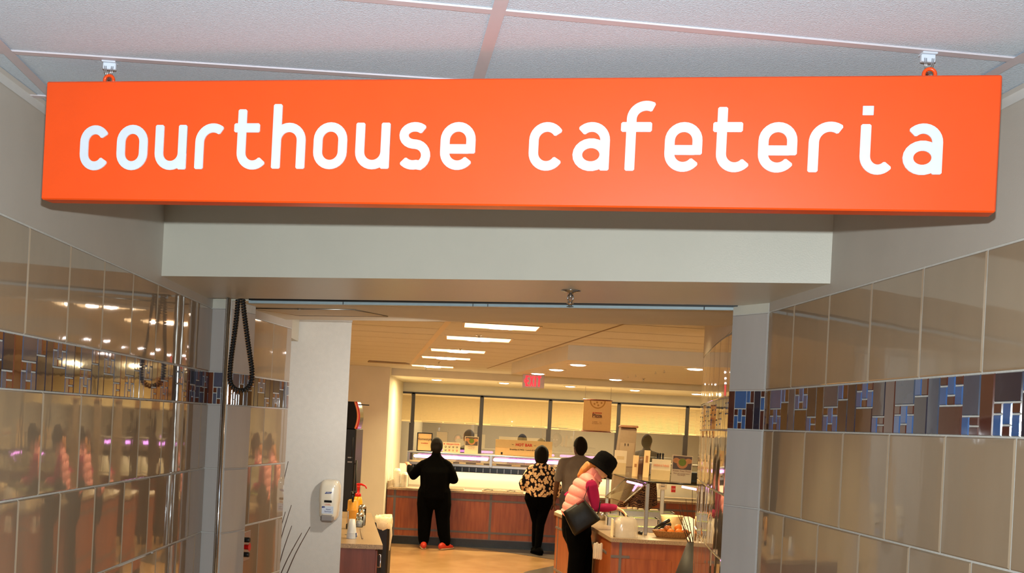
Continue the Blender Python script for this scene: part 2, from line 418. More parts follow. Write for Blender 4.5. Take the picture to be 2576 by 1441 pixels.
# ---------------------------------------------------------------- corridor ceiling
def ceiling_front():
    mb = MB()
    ys = 4.9
    mb.prism([(lx(Y0) - .1, Y0), (rx(Y0) + .1, Y0), (rx(ys) + .1, ys), (lx(ys) - .1, ys + .3)], CEIL, CEIL + .05, 0)
    o = mb.build('ceiling_1', M['ctile']); tag(o, kind='structure')
    # grid tees, slightly turned against the corridor
    g = MB()
    hw = .0125
    for k in range(-9, 4):
        # direction roughly across; the two near ones pass through the hooks
        y0 = 2.826 + .452 * k
        sl = .072
        if k == -1: y0, sl = 2.353, .1095
        if k == 0: y0, sl = 2.846, .048
        if k < -1: sl = .11
        xa, xb = -1.62, 1.5
        ya, yb = y0 + sl * xa, y0 + sl * xb
        if y0 < Y0 + .2 or y0 > 4.4: continue
        g.raw([(xa, ya - hw, CEIL - .004), (xb, yb - hw, CEIL - .004), (xb, yb + hw, CEIL - .004), (xa, ya + hw, CEIL - .004),
               (xa, ya - hw, CEIL + .001), (xb, yb - hw, CEIL + .001), (xb, yb + hw, CEIL + .001), (xa, ya + hw, CEIL + .001)],
              [(0, 1, 2, 3), (0, 1, 5, 4), (3, 2, 6, 7)], 0)
    for xc in (-1.32, -.075, 1.16):
        for ya, yb in ((2.353, 2.84),):
            xa_, xb_ = xc + .008, xc - .062
        yA, yB = Y0 + .1, 4.3
        f_ = lambda y: xc - .128 * (y - 2.33)
        g.raw([(f_(yA) - .0155, yA, CEIL - .0045), (f_(yA) + .0155, yA, CEIL - .0045), (f_(yB) + .0155, yB, CEIL - .0045), (f_(yB) - .0155, yB, CEIL - .0045)], [(0, 1, 2, 3)], 0)
    t = g.build('ceiling_grid_1', M['tee']); tag(t, kind='structure')
    # wall angle along both walls
    for nm, fx, sg in (('trim_1', lx, 1), ('trim_2', rx, -1)):
        a = MB(); n = .024
        a.raw([(fx(Y0) + sg * .002, Y0, CEIL - .002), (fx(Y0) + sg * n, Y0, CEIL - .002), (fx(4.6) + sg * n, 4.6, CEIL - .002), (fx(4.6) + sg * .002, 4.6, CEIL - .002),
               (fx(Y0) + sg * .004, Y0, CEIL - .03), (fx(4.6) + sg * .004, 4.6, CEIL - .03)], [(0, 1, 2, 3), (4, 0, 3, 5)], 0)
        tag(a.build(nm, M['angle']), kind='structure')
ceiling_front()

# ---------------------------------------------------------------- header over the opening
hFL, hFR = V(-1.549, 4.558), V(1.1255, 3.808)
hBL, hBR = V(-1.60, 5.38), V(1.10, 4.51)
mb = MB()
mb.prism([(hFL.x - .06, hFL.y + .017), (hFR.x + .06, hFR.y - .017), (hBR.x + .06, hBR.y), (hBL.x - .06, hBL.y)], 2.47, 2.86, 0, top=0)
tag(mb.build('wall_header', M['header']), kind='structure')
# soffit behind the gate
mb = MB()
mb.prism([(-1.75, 5.535), (1.25, 4.60), (1.25, 5.42), (.107, 5.80), (-.935, 6.20), (-1.50, 6.42), (-1.75, 6.45)], 2.472, 2.70, 0)
tag(mb.build('ceiling_soffit_1', M['cream']), kind='structure')
# access hatch in the soffit
pan = empty('access_hatch', tuple(atz(800, 786, 2.47)), 'cream painted access hatch set flush in the soffit above the gate, beside the white column', 'hatch')
cs = [atz(u, v, 2.469) for u, v in [(632, 775), (892, 779), (975, 796), (752, 793)]]
mb = MB(); mb.raw([c + V(0, 0, .003) for c in cs] + [c + V(0, 0, -.001) for c in cs], [(0, 1, 2, 3), (4, 5, 6, 7), (0, 1, 5, 4), (1, 2, 6, 5), (2, 3, 7, 6), (3, 0, 4, 7)]); rel(mb.build('panel', M['cream']), pan)
mb = MB()
for i in range(4): mb.tube([cs[i], cs[(i + 1) % 4]], .004, seg=6)
rel(mb.build('frame', M['steel']), pan)
mb = MB(); mb.lathe([(.012, -.004), (.015, -.001), (.015, .002)], tuple(atz(754, 778, 2.467)), 14); rel(mb.build('latch', M['steel']), pan)

# roller gate: curtain end bar in its slot, side guide
gate = empty('roller_gate', (-.3, 5.02, 2.46), 'light blue grey bottom bar of the rolled up gate behind the header', 'gate')
a, b = V(-1.37, 5.36), V(.99, 4.62)
d = (b - a).normalized(); nn = V(-d.y, d.x)
mb = MB(); q = [a, b, b + nn * .035, a + nn * .035]
mb.prism([(p.x, p.y) for p in q], 2.455, 2.478, 0); rel(mb.build('bottom_bar', mat('gate_steel', srgb(176, 196, 204), .4, noise=.06)), gate)
mb = MB()
for t_ in (.215, .49, .52, .93):
    mb = MB(); p = a + d * (t_ * (b - a).length); mb.box(-.002, .002, -.004, .001, 2.4545, 2.4785, M=Matrix.Translation((p.x, p.y, 0))); rel(mb.build('joint', M['black']), gate)
mb = MB(); q = [a + nn * -.032 + d * .02, b + nn * -.032, b + nn * -.004, a + nn * -.004 + d * .02]
mb.prism([(p.x, p.y) for p in q], 2.467, 2.4785, 0); rel(mb.build('slot_lip', M['black']), gate)
# vertical chrome guide on the left pilaster
pt, pb = at(577, 752, 5.30), at(577, 752, 5.30); 
g0 = at(577, 755, 5.30); guide = empty('gate_guide_rail', (g0.x, g0.y, 0), 'polished steel vertical guide rail fixed to the left tiled pilaster beside the coiled cord', 'rail')
mb = MB(); mb.box(-.014, .006, -.012, .012, 0, 2.468, bev=.003); rel_ = mb.build('channel', M['steel'], guide)
mb = MB(); mb.tube([V(.003, -.016, 0), V(.003, -.016, 2.466)], .0085, seg=14); mb.build('tube', M['chrome'], guide)

# coiled cord
def coil(path, R, r, turns, name, m):
    # resample path
    L_ = [0]
    for i in range(1, len(path)): L_.append(L_[-1] + (path[i] - path[i - 1]).length)
    def P(s):
        for i in range(len(path) - 1):
            if s <= L_[i + 1] or i == len(path) - 2:
                t = (s - L_[i]) / (L_[i + 1] - L_[i]); return path[i].lerp(path[i + 1], t), (path[i + 1] - path[i]).normalized()
    n = turns * 12; pts = []
    for k in range(n + 1):
        s = L_[-1] * k / n; p, t = P(s)
        bn = Vector((0, 1, 0)); a_ = t.cross(bn).normalized(); th = 2 * PI * turns * k / n
        pts.append(p + a_ * (R * math.cos(th)) + bn * (R * math.sin(th)))
    mb = MB(); mb.tube(pts, r, seg=6); return mb.build(name, m)
cp = []
ctl = [(599, 752), (596, 790), (590, 840), (583, 890), (579, 930), (579, 955), (585, 972), (598, 981), (612, 982), (625, 974), (633, 958), (634, 930), (630, 900), (624, 860), (618, 815), (613, 775), (611, 752)]
for i, (u, v) in enumerate(ctl): cp.append(at(u, v, 5.22))
# smooth by catmull-rom
def catmull(p, n=6):
    o = []
    for i in range(len(p) - 1):
        p0, p1, p2, p3 = p[max(0, i - 1)], p[i], p[i + 1], p[min(len(p) - 1, i + 2)]
        for k in range(n):
            t = k / n
            o.append(.5 * ((2 * p1) + (p2 - p0) * t + (2 * p0 - 5 * p1 + 4 * p2 - p3) * t * t + (3 * p1 - p0 - 3 * p2 + p3) * t ** 3))
    o.append(p[-1]); return o
cord = coil(catmull(cp), .0095, .0042, 74, 'coiled_cord', M['black'])
tag(cord, 'black coiled cable hanging in a long loop at the left of the opening', 'cable')

# sprinkler heads
def sprinkler(p, s, label, cat='sprinkler', group=None):
    e = empty('sprinkler_head', tuple(p), label, cat, group)
    mb = MB(); mb.lathe([(.036 * s, 0), (.036 * s, -.002), (.012 * s, -.008 * s), (.010 * s, -.012 * s)], (0, 0, 0), 18); mb.build('escutcheon', M['chrome'], e)
    mb = MB(); mb.tube([V(0, 0, -.01 * s), V(0, 0, -.03 * s)], .006 * s, seg=8)
    for sg in (-1, 1): mb.tube([V(sg * .007 * s, 0, -.014 * s), V(sg * .011 * s, 0, -.026 * s), V(sg * .003 * s, 0, -.044 * s)], .0025 * s, seg=6)
    mb.build('frame_arms', M['chrome'], e)
    mb = MB(); mb.lathe([(.003 * s, -.043 * s), (.013 * s, -.045 * s), (.013 * s, -.047 * s), (.003 * s, -.049 * s)], (0, 0, 0), 12); mb.build('deflector', M['chrome'], e)
    return e
sprinkler(atz(1436, 731, 2.4695), 1.15, 'chrome sprinkler head under the header, nearest and largest one')

# ---------------------------------------------------------------- the orange sign
SQ, SP0 = -.17306, 2.6202 - .03
sdir = V(1, SQ, 0).normalized(); snor = V(sdir.y, -sdir.x, 0)   # towards the camera
def spix(u):   # s origin
    pass
so = V(-1.2875, SP0 + SQ * -1.2875, 0)
SZ0, SZ1, SLEN = 2.4405, 2.7555, 2.401
sign = empty('hanging_sign', (so.x, so.y, SZ0), 'large orange sign reading courthouse cafeteria in white letters, hung from the ceiling', 'sign')
sign.rotation_euler = (0, 0, math.atan(SQ))
mb = MB(); mb.box(0, SLEN, 0, .052, 0, SZ1 - SZ0, bev=.0035); mb.build('panel', M['orange'], sign)
def arc(cx, cy, rx_, ry_, a0, a1, n=14):
    return [(cx + rx_ * math.cos(math.radians(lerp(a0, a1, i / n))), cy + ry_ * math.sin(math.radians(lerp(a0, a1, i / n)))) for i in range(n + 1)]
W_ = .745; LO = .1; HI = W_ - .1; MX = (LO + HI) / 2; RR = (HI - LO) / 2
GL = {
 'c': ([arc(MX, 1 - LO - RR, RR, RR, 28, 180) + arc(MX, LO + RR, RR, RR, 180, 332)], W_),
 'o': ([arc(MX, 1 - LO - RR, RR, RR, 0, 180) + arc(MX, LO + RR, RR, RR, 180, 360) + [(HI, 1 - LO - RR)]], W_),
 'u': ([[(LO, .985), (LO, LO + RR)] + arc(MX, LO + RR, RR, RR, 180, 360) + [(HI, .985)], [(HI, .985), (HI, .015)]], W_),
 'r': ([[(LO, .015), (LO, .60)] + arc(LO + .31, .60, .31, .31, 180, 50)], W_),
 't': ([[(.19, 1.30), (.19, .37)] + arc(.19 + .27, .37, .27, .27, 180, 325), [(.01, .90), (.60, .90)]], W_),
 'h': ([[(LO, 1.40), (LO, .015)], [(LO, 1 - LO - RR)] + arc(MX, 1 - LO - RR, RR, RR, 180, 0) + [(HI, .015)]], W_),
 's': ([arc(MX + .01, .725, .235, .175, 35, 180, 10) + arc(MX + .0, .725, .225, .185, 180, 262, 5) + arc(MX + .02, .30, .245, .235, 85, -60, 10) + arc(MX - .01, .335, .27, .235, -75, -145, 6)], W_),
 'e': ([[(LO + .02, .44), (HI - .02, .44)], [(HI, .345)] + [(HI, 1 - LO - RR)] + arc(MX, 1 - LO - RR, RR, RR, 0, 180) + arc(MX, LO + RR, RR, RR, 180, 328)], W_),
 'a': ([arc(MX + .0, .335, RR, .235, 0, 360, 22), [(HI, .015), (HI, 1 - LO - RR)] + arc(MX, 1 - LO - RR, RR, RR, 0, 140, 12)], W_),
 'f': ([[(.22, .015), (.22, 1.06)] + arc(.22 + .29, 1.06, .29, .27, 180, 58), [(.01, .90), (.64, .90)]], .86),
 'i': ([[(.12, .985), (.12, .37)] + arc(.12 + .26, .37, .26, .27, 180, 322)], .62),
}
def ribbon(mb, pts, w, d0, d1):
    """flat stroke of constant width with softly rounded ends, extruded d0..d1 along -y"""
    p = [Vector((a_, b_)) for a_, b_ in pts]
    q = [p[0]]
    for k in p[1:]:
        if (k - q[-1]).length > 1e-4: q.append(k)
    p = q; closed = (p[0] - p[-1]).length < 1e-3
    if closed: p = p[:-1]
    n = len(p); Lf, Rt = [], []
    for i in range(n):
        if closed: t0 = (p[i] - p[i - 1]).normalized(); t1 = (p[(i + 1) % n] - p[i]).normalized()
        else:
            t0 = (p[i] - p[i - 1]).normalized() if i else (p[1] - p[0]).normalized()
            t1 = (p[i + 1] - p[i]).normalized() if i < n - 1 else t0
        t = (t0 + t1).normalized(); nrm = Vector((-t.y, t.x)); k = 1 / max(.5, nrm.dot(Vector((-t0.y, t0.x))))
        Lf.append(p[i] + nrm * w / 2 * k); Rt.append(p[i] - nrm * w / 2 * k)
    if not closed:
        # rounded corner ends
        for end, idx in ((0, 0), (1, -1)):
            t = (p[0] - p[1]).normalized() if end == 0 else (p[-1] - p[-2]).normalized()
            c = .028
            l2, r2 = Lf[idx] + t * 0, Rt[idx] + t * 0; mdl = (r2 - l2).normalized()
            a1_, b1_ = l2 + mdl * c, r2 - mdl * c
            Lf[idx] = l2 - t * c; Rt[idx] = r2 - t * c
            if end == 0: Lf.insert(0, a1_); Rt.insert(0, b1_)
            else: Lf.append(a1_); Rt.append(b1_)
        n = len(Lf)
    fr = [Vector((a_.x, -d1, a_.y)) for a_ in Lf] + [Vector((a_.x, -d1, a_.y)) for a_ in Rt]
    bk = [Vector((a_.x, -d0, a_.y)) for a_ in Lf] + [Vector((a_.x, -d0, a_.y)) for a_ in Rt]
    fs = []; m = n if closed else n - 1
    for i in range(m):
        j = (i + 1) % n
        fs += [(i, n + i, n + j, j), (i, j, 2 * n + j, 2 * n + i), (n + i, 3 * n + i, 3 * n + j, n + j)]
    if not closed: fs += [(0, 2 * n, 3 * n, n), (n - 1, 2 * n - 1, 4 * n - 1, 3 * n - 1)]
    mb.raw(fr + bk, fs)
SPEC = [('c', .1099, .1942), ('o', .2151, .3023), ('u', .3235, .4123), ('r', .4363, .5239), ('t', .5411, .6291), ('h', .6468, .7374), ('o', .7587, .848), ('u', .8699, .9606), ('s', .9785, 1.0669), ('e', 1.0907, 1.1803),
        ('c', 1.3145, 1.4023), ('a', 1.4226, 1.5131), ('f', 1.5368, 1.6383), ('e', 1.6445, 1.7338), ('t', 1.7559, 1.8439), ('e', 1.8638, 1.9538), ('r', 1.9792, 2.0669), ('i', 2.0937, 2.1636), ('a', 2.1912, 2.2786)]
XH = .1195
for ch, s0, s1 in SPEC:
    st, wd = GL[ch]
    zb = 2.5165 + .010 * min(1, s0 / .8) - (.003 if s0 > 2.05 else 0)
    mb = MB(); kx = (s1 - s0) / wd; k = XH
    for j, stroke in enumerate(st):
        pts = [(x_ * kx, y_ * k) for x_, y_ in stroke]
        mb2 = MB(); ribbon(mb2, [(x_ * kx / k, y_) for x_, y_ in stroke], .196, 0, 1)
        vs = [Vector((v_[0] * k + s0, v_[1] * (.0032 + .0003 * j), v_[2] * k + zb - SZ0)) for v_ in mb2.v]
        mb.raw(vs, mb2.f)
    if ch == 'i': mb.box(s0 + .004, s0 + .029, -.0032, 0, zb - SZ0 + XH * 1.16, zb - SZ0 + XH * 1.345, bev=.001)
    mb.build('letter', M['white'], sign)
for s_, in ((.166,), (2.247,)):
    # orange eyelet on top of the panel
    mb = MB(); mb.tube([V(s_ + .013 * math.cos(t), .026, SZ1 - SZ0 + .010 + .013 * math.sin(t)) for t in [PI * 2 * i / 18 for i in range(19)]], .0045, seg=8, caps=False)
    mb.build('eyelet', M['orange'], sign)
for (hx, hy, lab) in ((-1.121, 2.814, 'white ceiling clip with steel hooks holding the left end of the orange sign'), (.927, 2.46, 'white ceiling clip with steel hooks holding the right end of the orange sign')):
    e = empty('ceiling_hook', (hx, hy, CEIL - .004), lab, 'hook'); e.rotation_euler = (0, 0, .07)
    mb = MB(); mb.box(-.018, .018, -.014, .014, -.004, 0, bev=.001); mb.box(-.017, .017, -.006, .006, -.021, -.003, bev=.002); mb.build('clip', M['white'], e)
    mb = MB()
    for sg in (-1, 1):
        for o_ in (-.002, .002):
            mb.tube([V(sg * .009 + o_, -.008, -.014), V(sg * .008 + o_, -.008, -.026), V(sg * .002 + o_, -.002, -.047), V(sg * .001 + o_, .004, -.050)], .0012, seg=6)
    mb.build('wire_hook', M['chrome'], e)

# ================================================================ cafeteria
# floor
mb = MB(); mb.box(-4.6, 5.2, Y0 - .5, 26, -.1, 0); fl = tag(mb.build('floor', M['floor']), kind='structure')
def fpoly(name, uv, m, z=.003):
    mb = MB(); pts = [(p.x, p.y) for p in [atz(u, v, 0) for u, v in uv]]; mb.prism(pts, 0.0005, z, 0); o = mb.build(name, m, fl); return o
fpoly('floor_inlay', [(1125, 1371), (1300, 1379), (1420, 1386), (1420, 1412), (1298, 1393)], M['inlay'])
fpoly('floor_inlay', [(1316, 1441), (1326, 1437), (1395, 1423), (1420, 1418), (1440, 1460), (1300, 1460)], M['inlay'])
# ceiling
mb = MB(); mb.box(-4.6, 5.2, 5.0, 16.25, 2.68, 2.74); tag(mb.build('ceiling_2', M['cafeceil']), kind='structure')
# far walls
mb = MB(); mb.box(-4.6, -1.86, 15.75, 15.95, 0, 2.68); tag(mb.build('wall_back_left', M['cream']), kind='structure')
mb = MB(); mb.box(-4.7, -4.55, 5.0, 20, 0, 2.74); tag(mb.build('wall_cafeteria_left', M['cream']), kind='structure')
mb = MB(); mb.box(5.1, 5.25, 5.0, 25, 0, 2.74); tag(mb.build('wall_cafeteria_right', M['cream']), kind='structure')
mb = MB(); mb.box(-4.6, -1.62, 6.3, 6.42, 0, 2.74); tag(mb.build('wall_front_left', M['cream']), kind='structure')
mb = MB(); mb.box(1.42, 5.2, 6.0, 6.12, 0, 2.74); tag(mb.build('wall_front_right', M['cream']), kind='structure')
# bulkhead over the serving line and its lower ceiling
mb = MB(); mb.prism([(-1.87, 16.0), (5.1, 16.45), (5.1, 16.6), (-1.87, 16.15)], 2.57, 2.74); tag(mb.build('wall_bulkhead', M['cream']), kind='structure')
mb = MB(); mb.prism([(-2.1, 16.1), (5.1, 16.5), (5.1, 19.3), (-2.1, 19.3)], 2.572, 2.62); tag(mb.build('ceiling_serving', M['cream']), kind='structure')
mb = MB(); mb.prism([(-1.865, 15.955), (-1.97, 18.79), (-2.1, 18.79), (-2.1, 15.955)], 0, 2.6); tag(mb.build('wall_alcove_left', M['cream']), kind='structure')
# ceiling panel seams and the long pale main tee
g = MB()
def linez(p, q, w_, z, mi):
    p = Vector(p); q = Vector(q); d_ = (q - p).normalized(); n_ = Vector((-d_.y, d_.x)) * w_ / 2
    g.quad([(p.x - n_.x, p.y - n_.y, z), (q.x - n_.x, q.y - n_.y, z), (q.x + n_.x, q.y + n_.y, z), (p.x + n_.x, p.y + n_.y, z)], mi)
p0 = atz(1164, 806, 2.68); p1 = atz(1033, 917, 2.68); dd = (p1 - p0)
linez((p0.x - .028, p0.y - .5), (p1.x, p1.y), .05, 2.6785, 0)
slx = .06
y = 7.0
while y < 15.8:
    xc = p0.x + (y - p0.y) * dd.x / dd.y
    linez((-4.5, y + slx * (-4.5 - xc)), (xc - .03, y), .011, 2.6788, 1)
    linez((xc + .03, y + .02), (4.9, y + .02 + slx * (4.9 - xc)), .011, 2.6788, 1)
    y += .62
for off in (1.22, 2.6): linez((p0.x + off, p0.y - .5), (p1.x + off - .15, p1.y), .02, 2.6786, 1)
linez((p0.x - 1.3, p0.y - .5), (p1.x - 1.3, p1.y), .02, 2.6786, 1)
tag(g.build('ceiling_grid_2', [M['cafetee'], M['seam']]), kind='structure')
mb = MB(); ap = [atz(u, v, 2.679) for u, v in [(928, 906), (1020, 912), (1031, 915), (925, 909)]]; 
vent = tag(mb_ := None, ) if False else None
mb = MB(); mb.raw([p for p in ap] + [p + V(0, 0, -.012) for p in ap], [(0, 1, 2, 3), (4, 5, 6, 7), (0, 1, 5, 4), (1, 2, 6, 5), (2, 3, 7, 6), (3, 0, 4, 7)])
tag(mb.build('ceiling_vent', M['seam']), 'long narrow brown air slot in the ceiling near the far left wall', 'vent')

# column
cl = [(-1.93, 7.0), (-1.097, 7.0), (-1.165, 7.35), (-1.93, 7.35)]
mb = MB(); mb.prism(cl, 0, 2.53, 0); tag(mb.build('wall_column', M['column']), kind='structure')
mb = MB(); mb.prism([(-1.95, 6.98), (-1.09, 6.98), (-1.16, 7.40), (-1.95, 7.40)], 2.53, 2.68, 0); tag(mb.build('trim_3', M['cafeceil']), kind='structure')
mb = MB(); mb.prism([(-1.60, 6.66), (-1.425, 6.66), (-1.44, 6.97), (-1.62, 6.97)], 2.385, 2.68, 0); tag(mb.build('trim_4', M['cream']), kind='structure')
# rounded cream pier behind the right jamb
mb = MB(); mb.lathe([(.28, 0), (.28, 2.68)], (1.67, 7.62, 0), 40); tag(mb.build('wall_pier_right', M['cream']), kind='structure')
# dropped soffit with downlights
sofp = [(.49, 9.88), (4.9, 10.25), (4.9, 13.9), (-.04, 13.12)]
mb = MB(); mb.prism(sofp, 2.54, 2.70, 0); tag(mb.build('ceiling_soffit_2', M['cream']), kind='structure')

# ---- lights of the room
M['tube'] = emis('lit_tube', (1.0, .80, .62, 1), 26)
M['lit_panel'] = emis('lit_reflector', (1.0, .70, .36, 1), 2.6)
M['lens'] = emis('lit_downlight', (1.0, .86, .80, 1), 14)
M['recess'] = mat('white_reflector', srgb(240, 228, 200), .4, noise=.02)
def troffer(cs_, lab):
    a_, b_, c_ = cs_
    w_ = (b_ - a_).length; d_ = .40; ang = math.atan2((b_ - a_).y, (b_ - a_).x); ang = .06
    e = empty('ceiling_light', (a_.x, a_.y, 2.68), lab, 'ceiling light', 'recessed fluorescent lights'); e.rotation_euler = (0, 0, ang)
    mb = MB()
    for x0, x1, y0, y1 in ((-.02, w_ + .02, -.02, 0), (-.02, w_ + .02, d_, d_ + .02), (-.02, 0, 0, d_), (w_, w_ + .02, 0, d_)): mb.box(x0, x1, y0, y1, -.006, -.0005)
    mb.build('frame', M['cafetee'], e)
    mb = MB()   # curved reflector: sloped sides, lit from within
    mb.raw([(0, 0, -.003), (w_, 0, -.003), (w_, d_, -.003), (0, d_, -.003), (.09, .05, -.0012), (w_ - .09, .05, -.0012), (w_ - .09, d_ - .05, -.0012), (.09, d_ - .05, -.0012)],
           [(0, 1, 5, 4), (1, 2, 6, 5), (2, 3, 7, 6), (3, 0, 4, 7)]); mb.quad([(.09, .05, -.0012), (w_ - .09, .05, -.0012), (w_ - .09, d_ - .05, -.0012), (.09, d_ - .05, -.0012)])
    mb.build('reflector', M['lit_panel'], e)
    mb = MB()
    mb.tube([V(w_ * .30, d_ * .5, -.012), V(w_ * .36, d_ * .5, -.012), V(w_ * .64, d_ * .5, -.012), V(w_ * .7, d_ * .5, -.012)], [(.05, .004), (.085, .009), (.085, .009), (.05, .004)], ref=(0, 1, 0), seg=14, round_caps=True)
    mb.build('lamp', M['tube'], e)
    l = light('troffer_glow', 'AREA', (a_.x + w_ / 2, a_.y + d_ / 2, 2.65), 26, WARM, w_ * .8, d_ * .8, spread=math.radians(125))
    return e
T_ = [((1170, 810), (1373, 811), 'recessed square ceiling light nearest to the gate, widest in the row'), ((1124, 843), (1290, 853), 'second recessed ceiling light from the gate, with a sprinkler hanging before it'),
      ((1084, 875), (1225, 884), 'third recessed ceiling light from the gate, middle of the row'), ((1061, 894), (1186, 902), 'fourth recessed ceiling light from the gate'), ((1035, 916), (1133, 922), 'recessed ceiling light farthest back, by the serving bulkhead')]
for p_, q_, lab in T_:
    A_ = atz(*p_, 2.68); B_ = atz(*q_, 2.68); B_ = A_ + V(.58, .03, 0); troffer((A_, B_, B_), lab)
def downlight(p, lab, grp, pw=8, spread=130):
    e = empty('downlight', tuple(p), lab, 'downlight', grp)
    mb = MB(); mb.lathe([(.075, -.0005), (.110, -.0005), (.110, -.006), (.078, -.008), (.075, -.0005)], (0, 0, 0), 28); mb.build('trim_ring', M['recess'], e)
    mb = MB(); mb.lathe([(.074, -.001), (.074, -.012), (.05, -.017), (.001, -.019)], (0, 0, 0), 24); mb.build('lamp_lens', M['lens'], e)
    light('downlight_glow', 'AREA', (p.x, p.y, p.z - .03), pw, WARM, .12, shape='DISK', spread=math.radians(spread))
for (u, v), lab in zip([(1454, 916), (1399.5, 928.5), (1353, 938.5), (1548.5, 953.6), (1749, 926.6)],
                       ['round downlight at the near corner of the dropped soffit', 'second round downlight along the left edge of the dropped soffit', 'round downlight directly above the exit sign', 'round downlight at the far edge of the dropped soffit, right of the pizza banner strings', 'round downlight in the soffit next to the curved tiled jamb']):
    downlight(atz(u, v, 2.54), lab, 'downlights in the dropped soffit')
for (u, v), lab in zip([(1098, 954), (1268, 962), (1435, 971), (1597, 981), (1752, 990.5)],
                       ['round downlight over the serving line, leftmost', 'round downlight over the serving line, left of the exit sign', 'round downlight over the serving line, between exit sign and pizza banner', 'round downlight over the serving line, right of the pizza banner', 'round downlight over the serving line, rightmost by the tiled jamb']):
    p = atz(u, v, 2.57); downlight(V(p.x, max(p.y, 16.75), 2.5715), lab, 'downlights over the serving line', 58, 180)
for (u, v, z, lab) in [(1205, 843, 2.679, 'small sprinkler head before the second recessed light'), (1158, 877, 2.679, 'small sprinkler head before the third recessed light'), (1104, 909, 2.679, 'small sprinkler head between the two farthest recessed lights'), (1071, 924, 2.679, 'small sprinkler head behind the farthest recessed light'), (1619, 952, 2.539, 'dark sprinkler head under the dropped soffit, right of its far downlight')]:
    sprinkler(atz(u, v, z), .75, lab, 'sprinkler')

# ---- windows of the serving line
YW = 18.8
U = [1041, 1215, 1387, 1560, 1729]
xs = [at(u, 1000 + .05 * (u - 1215), YW).x for u in U]; pit = (xs[-1] - xs[0]) / 4
xs = [xs[0] - pit * .19] + [xs[0] + i * pit for i in range(7)]
mb = MB(); mb.box(-2.2, 5.1, YW, YW + .12, 2.41, 2.62); mb.box(-2.2, 5.1, YW, YW + .12, 0, .95); mb.box(-2.2, xs[0], YW, YW + .12, .95, 2.41)
tag(mb.build('wall_window', M['cream']), kind='structure')
for i in range(len(xs) - 1):
    x0, x1 = xs[i], xs[i + 1]
    w_ = empty('window_%d' % (i + 1), ((x0 + x1) / 2, YW, 0)); tag(w_, kind='structure')
    mb = MB(); mb.box(x1 - .03, x1 + .03, YW - .03, YW + .05, .95, 2.40, bev=.004); mb.box(x0, x1, YW - .03, YW + .05, 2.375, 2.41); mb.box(x0, x1, YW - .02, YW + .05, .95, 1.0)
    rel(mb.build('window_frame', M['frame']), w_)
    if i > 0:
        mb = MB(); mb.box(x0 - .052, x0 + .03, YW - .045, YW - .03, .95, 1.86); rel(mb.build('jamb', M['frame']), w_)
    mb = MB(); mb.box(x0 + .03, x1 - .03, YW + .015, YW + .02, 1.0, 2.375); rel(mb.build('pane', M['glass']), w_)
    zb = 1.88 - (.015 if i == 3 else 0)
    names = ['cream venetian blind half lowered in the narrow first window at the left', 'cream venetian blind half lowered behind the man in black', 'cream venetian blind half lowered above the hot bar card', 'cream venetian blind behind the pizza banner', 'cream venetian blind half lowered behind the tall beige box', 'cream venetian blind half lowered beside the curved tiled jamb', '']
    if i > 5: continue
    bl = empty('window_blind', ((x0 + x1) / 2, YW - .05, zb), names[i], 'blind', 'venetian blinds in the serving windows')
    mb = MB(); mb.box(x0 + .035, x1 - .035, YW - .075, YW - .035, 2.345, 2.375); rel(mb.build('head_rail', M['blind']), bl)
    mb = MB(); z = 2.335
    while z > zb + .03:
        mb.raw([(x0 + .035, YW - .066, z - .010), (x1 - .035, YW - .066, z - .010), (x1 - .035, YW - .044, z + .010), (x0 + .035, YW - .044, z + .010)], [(0, 1, 2, 3)]); z -= .021
    rel(mb.build('slats', M['blind']), bl)
    mb = MB(); mb.box(x0 + .035, x1 - .035, YW - .068, YW - .042, zb, zb + .026, bev=.003); rel(mb.build('bottom_rail', M['blind']), bl)
    if x1 - x0 > .5:
        for (f0, f1) in ((.14, .44), (.46, .76), (.78, .93)):
                mb = MB(); mb.box(lerp(x0, x1, f0) , lerp(x0, x1, f1), YW - .0705, YW - .068, zb + .010, zb + .019); rel(mb.build('rail_slot', M['seam']), bl)
    for f_ in (.12, .88):
        mb = MB(); mb.tube([V(lerp(x0, x1, f_), YW - .07, 2.35), V(lerp(x0, x1, f_), YW - .07, zb + .02)], .0018, seg=5); rel(mb.build('cord', M['blind']), bl)
# the room beyond the glass
M['beyond'] = mat('beyond_wall', srgb(176, 168, 146), .8, noise=.06, nscale=2)
mb = MB(); mb.box(-4.6, 5.1, 24.0, 24.15, 0, 2.74); tag(mb.build('wall_beyond_back', M['beyond']), kind='structure')
mb = MB(); mb.box(-4.6, 5.1, 18.95, 24.1, 2.72, 2.78); tag(mb.build('ceiling_beyond', M['cream']), kind='structure')
mb = MB(); mb.box(-4.7, -4.55, 18.9, 24.1, 0, 2.74); tag(mb.build('wall_beyond_left', M['beyond']), kind='structure')
light('beyond_glow', 'AREA', (.5, 21.5, 2.68), 420, (1.0, .82, .60), 5, 2)

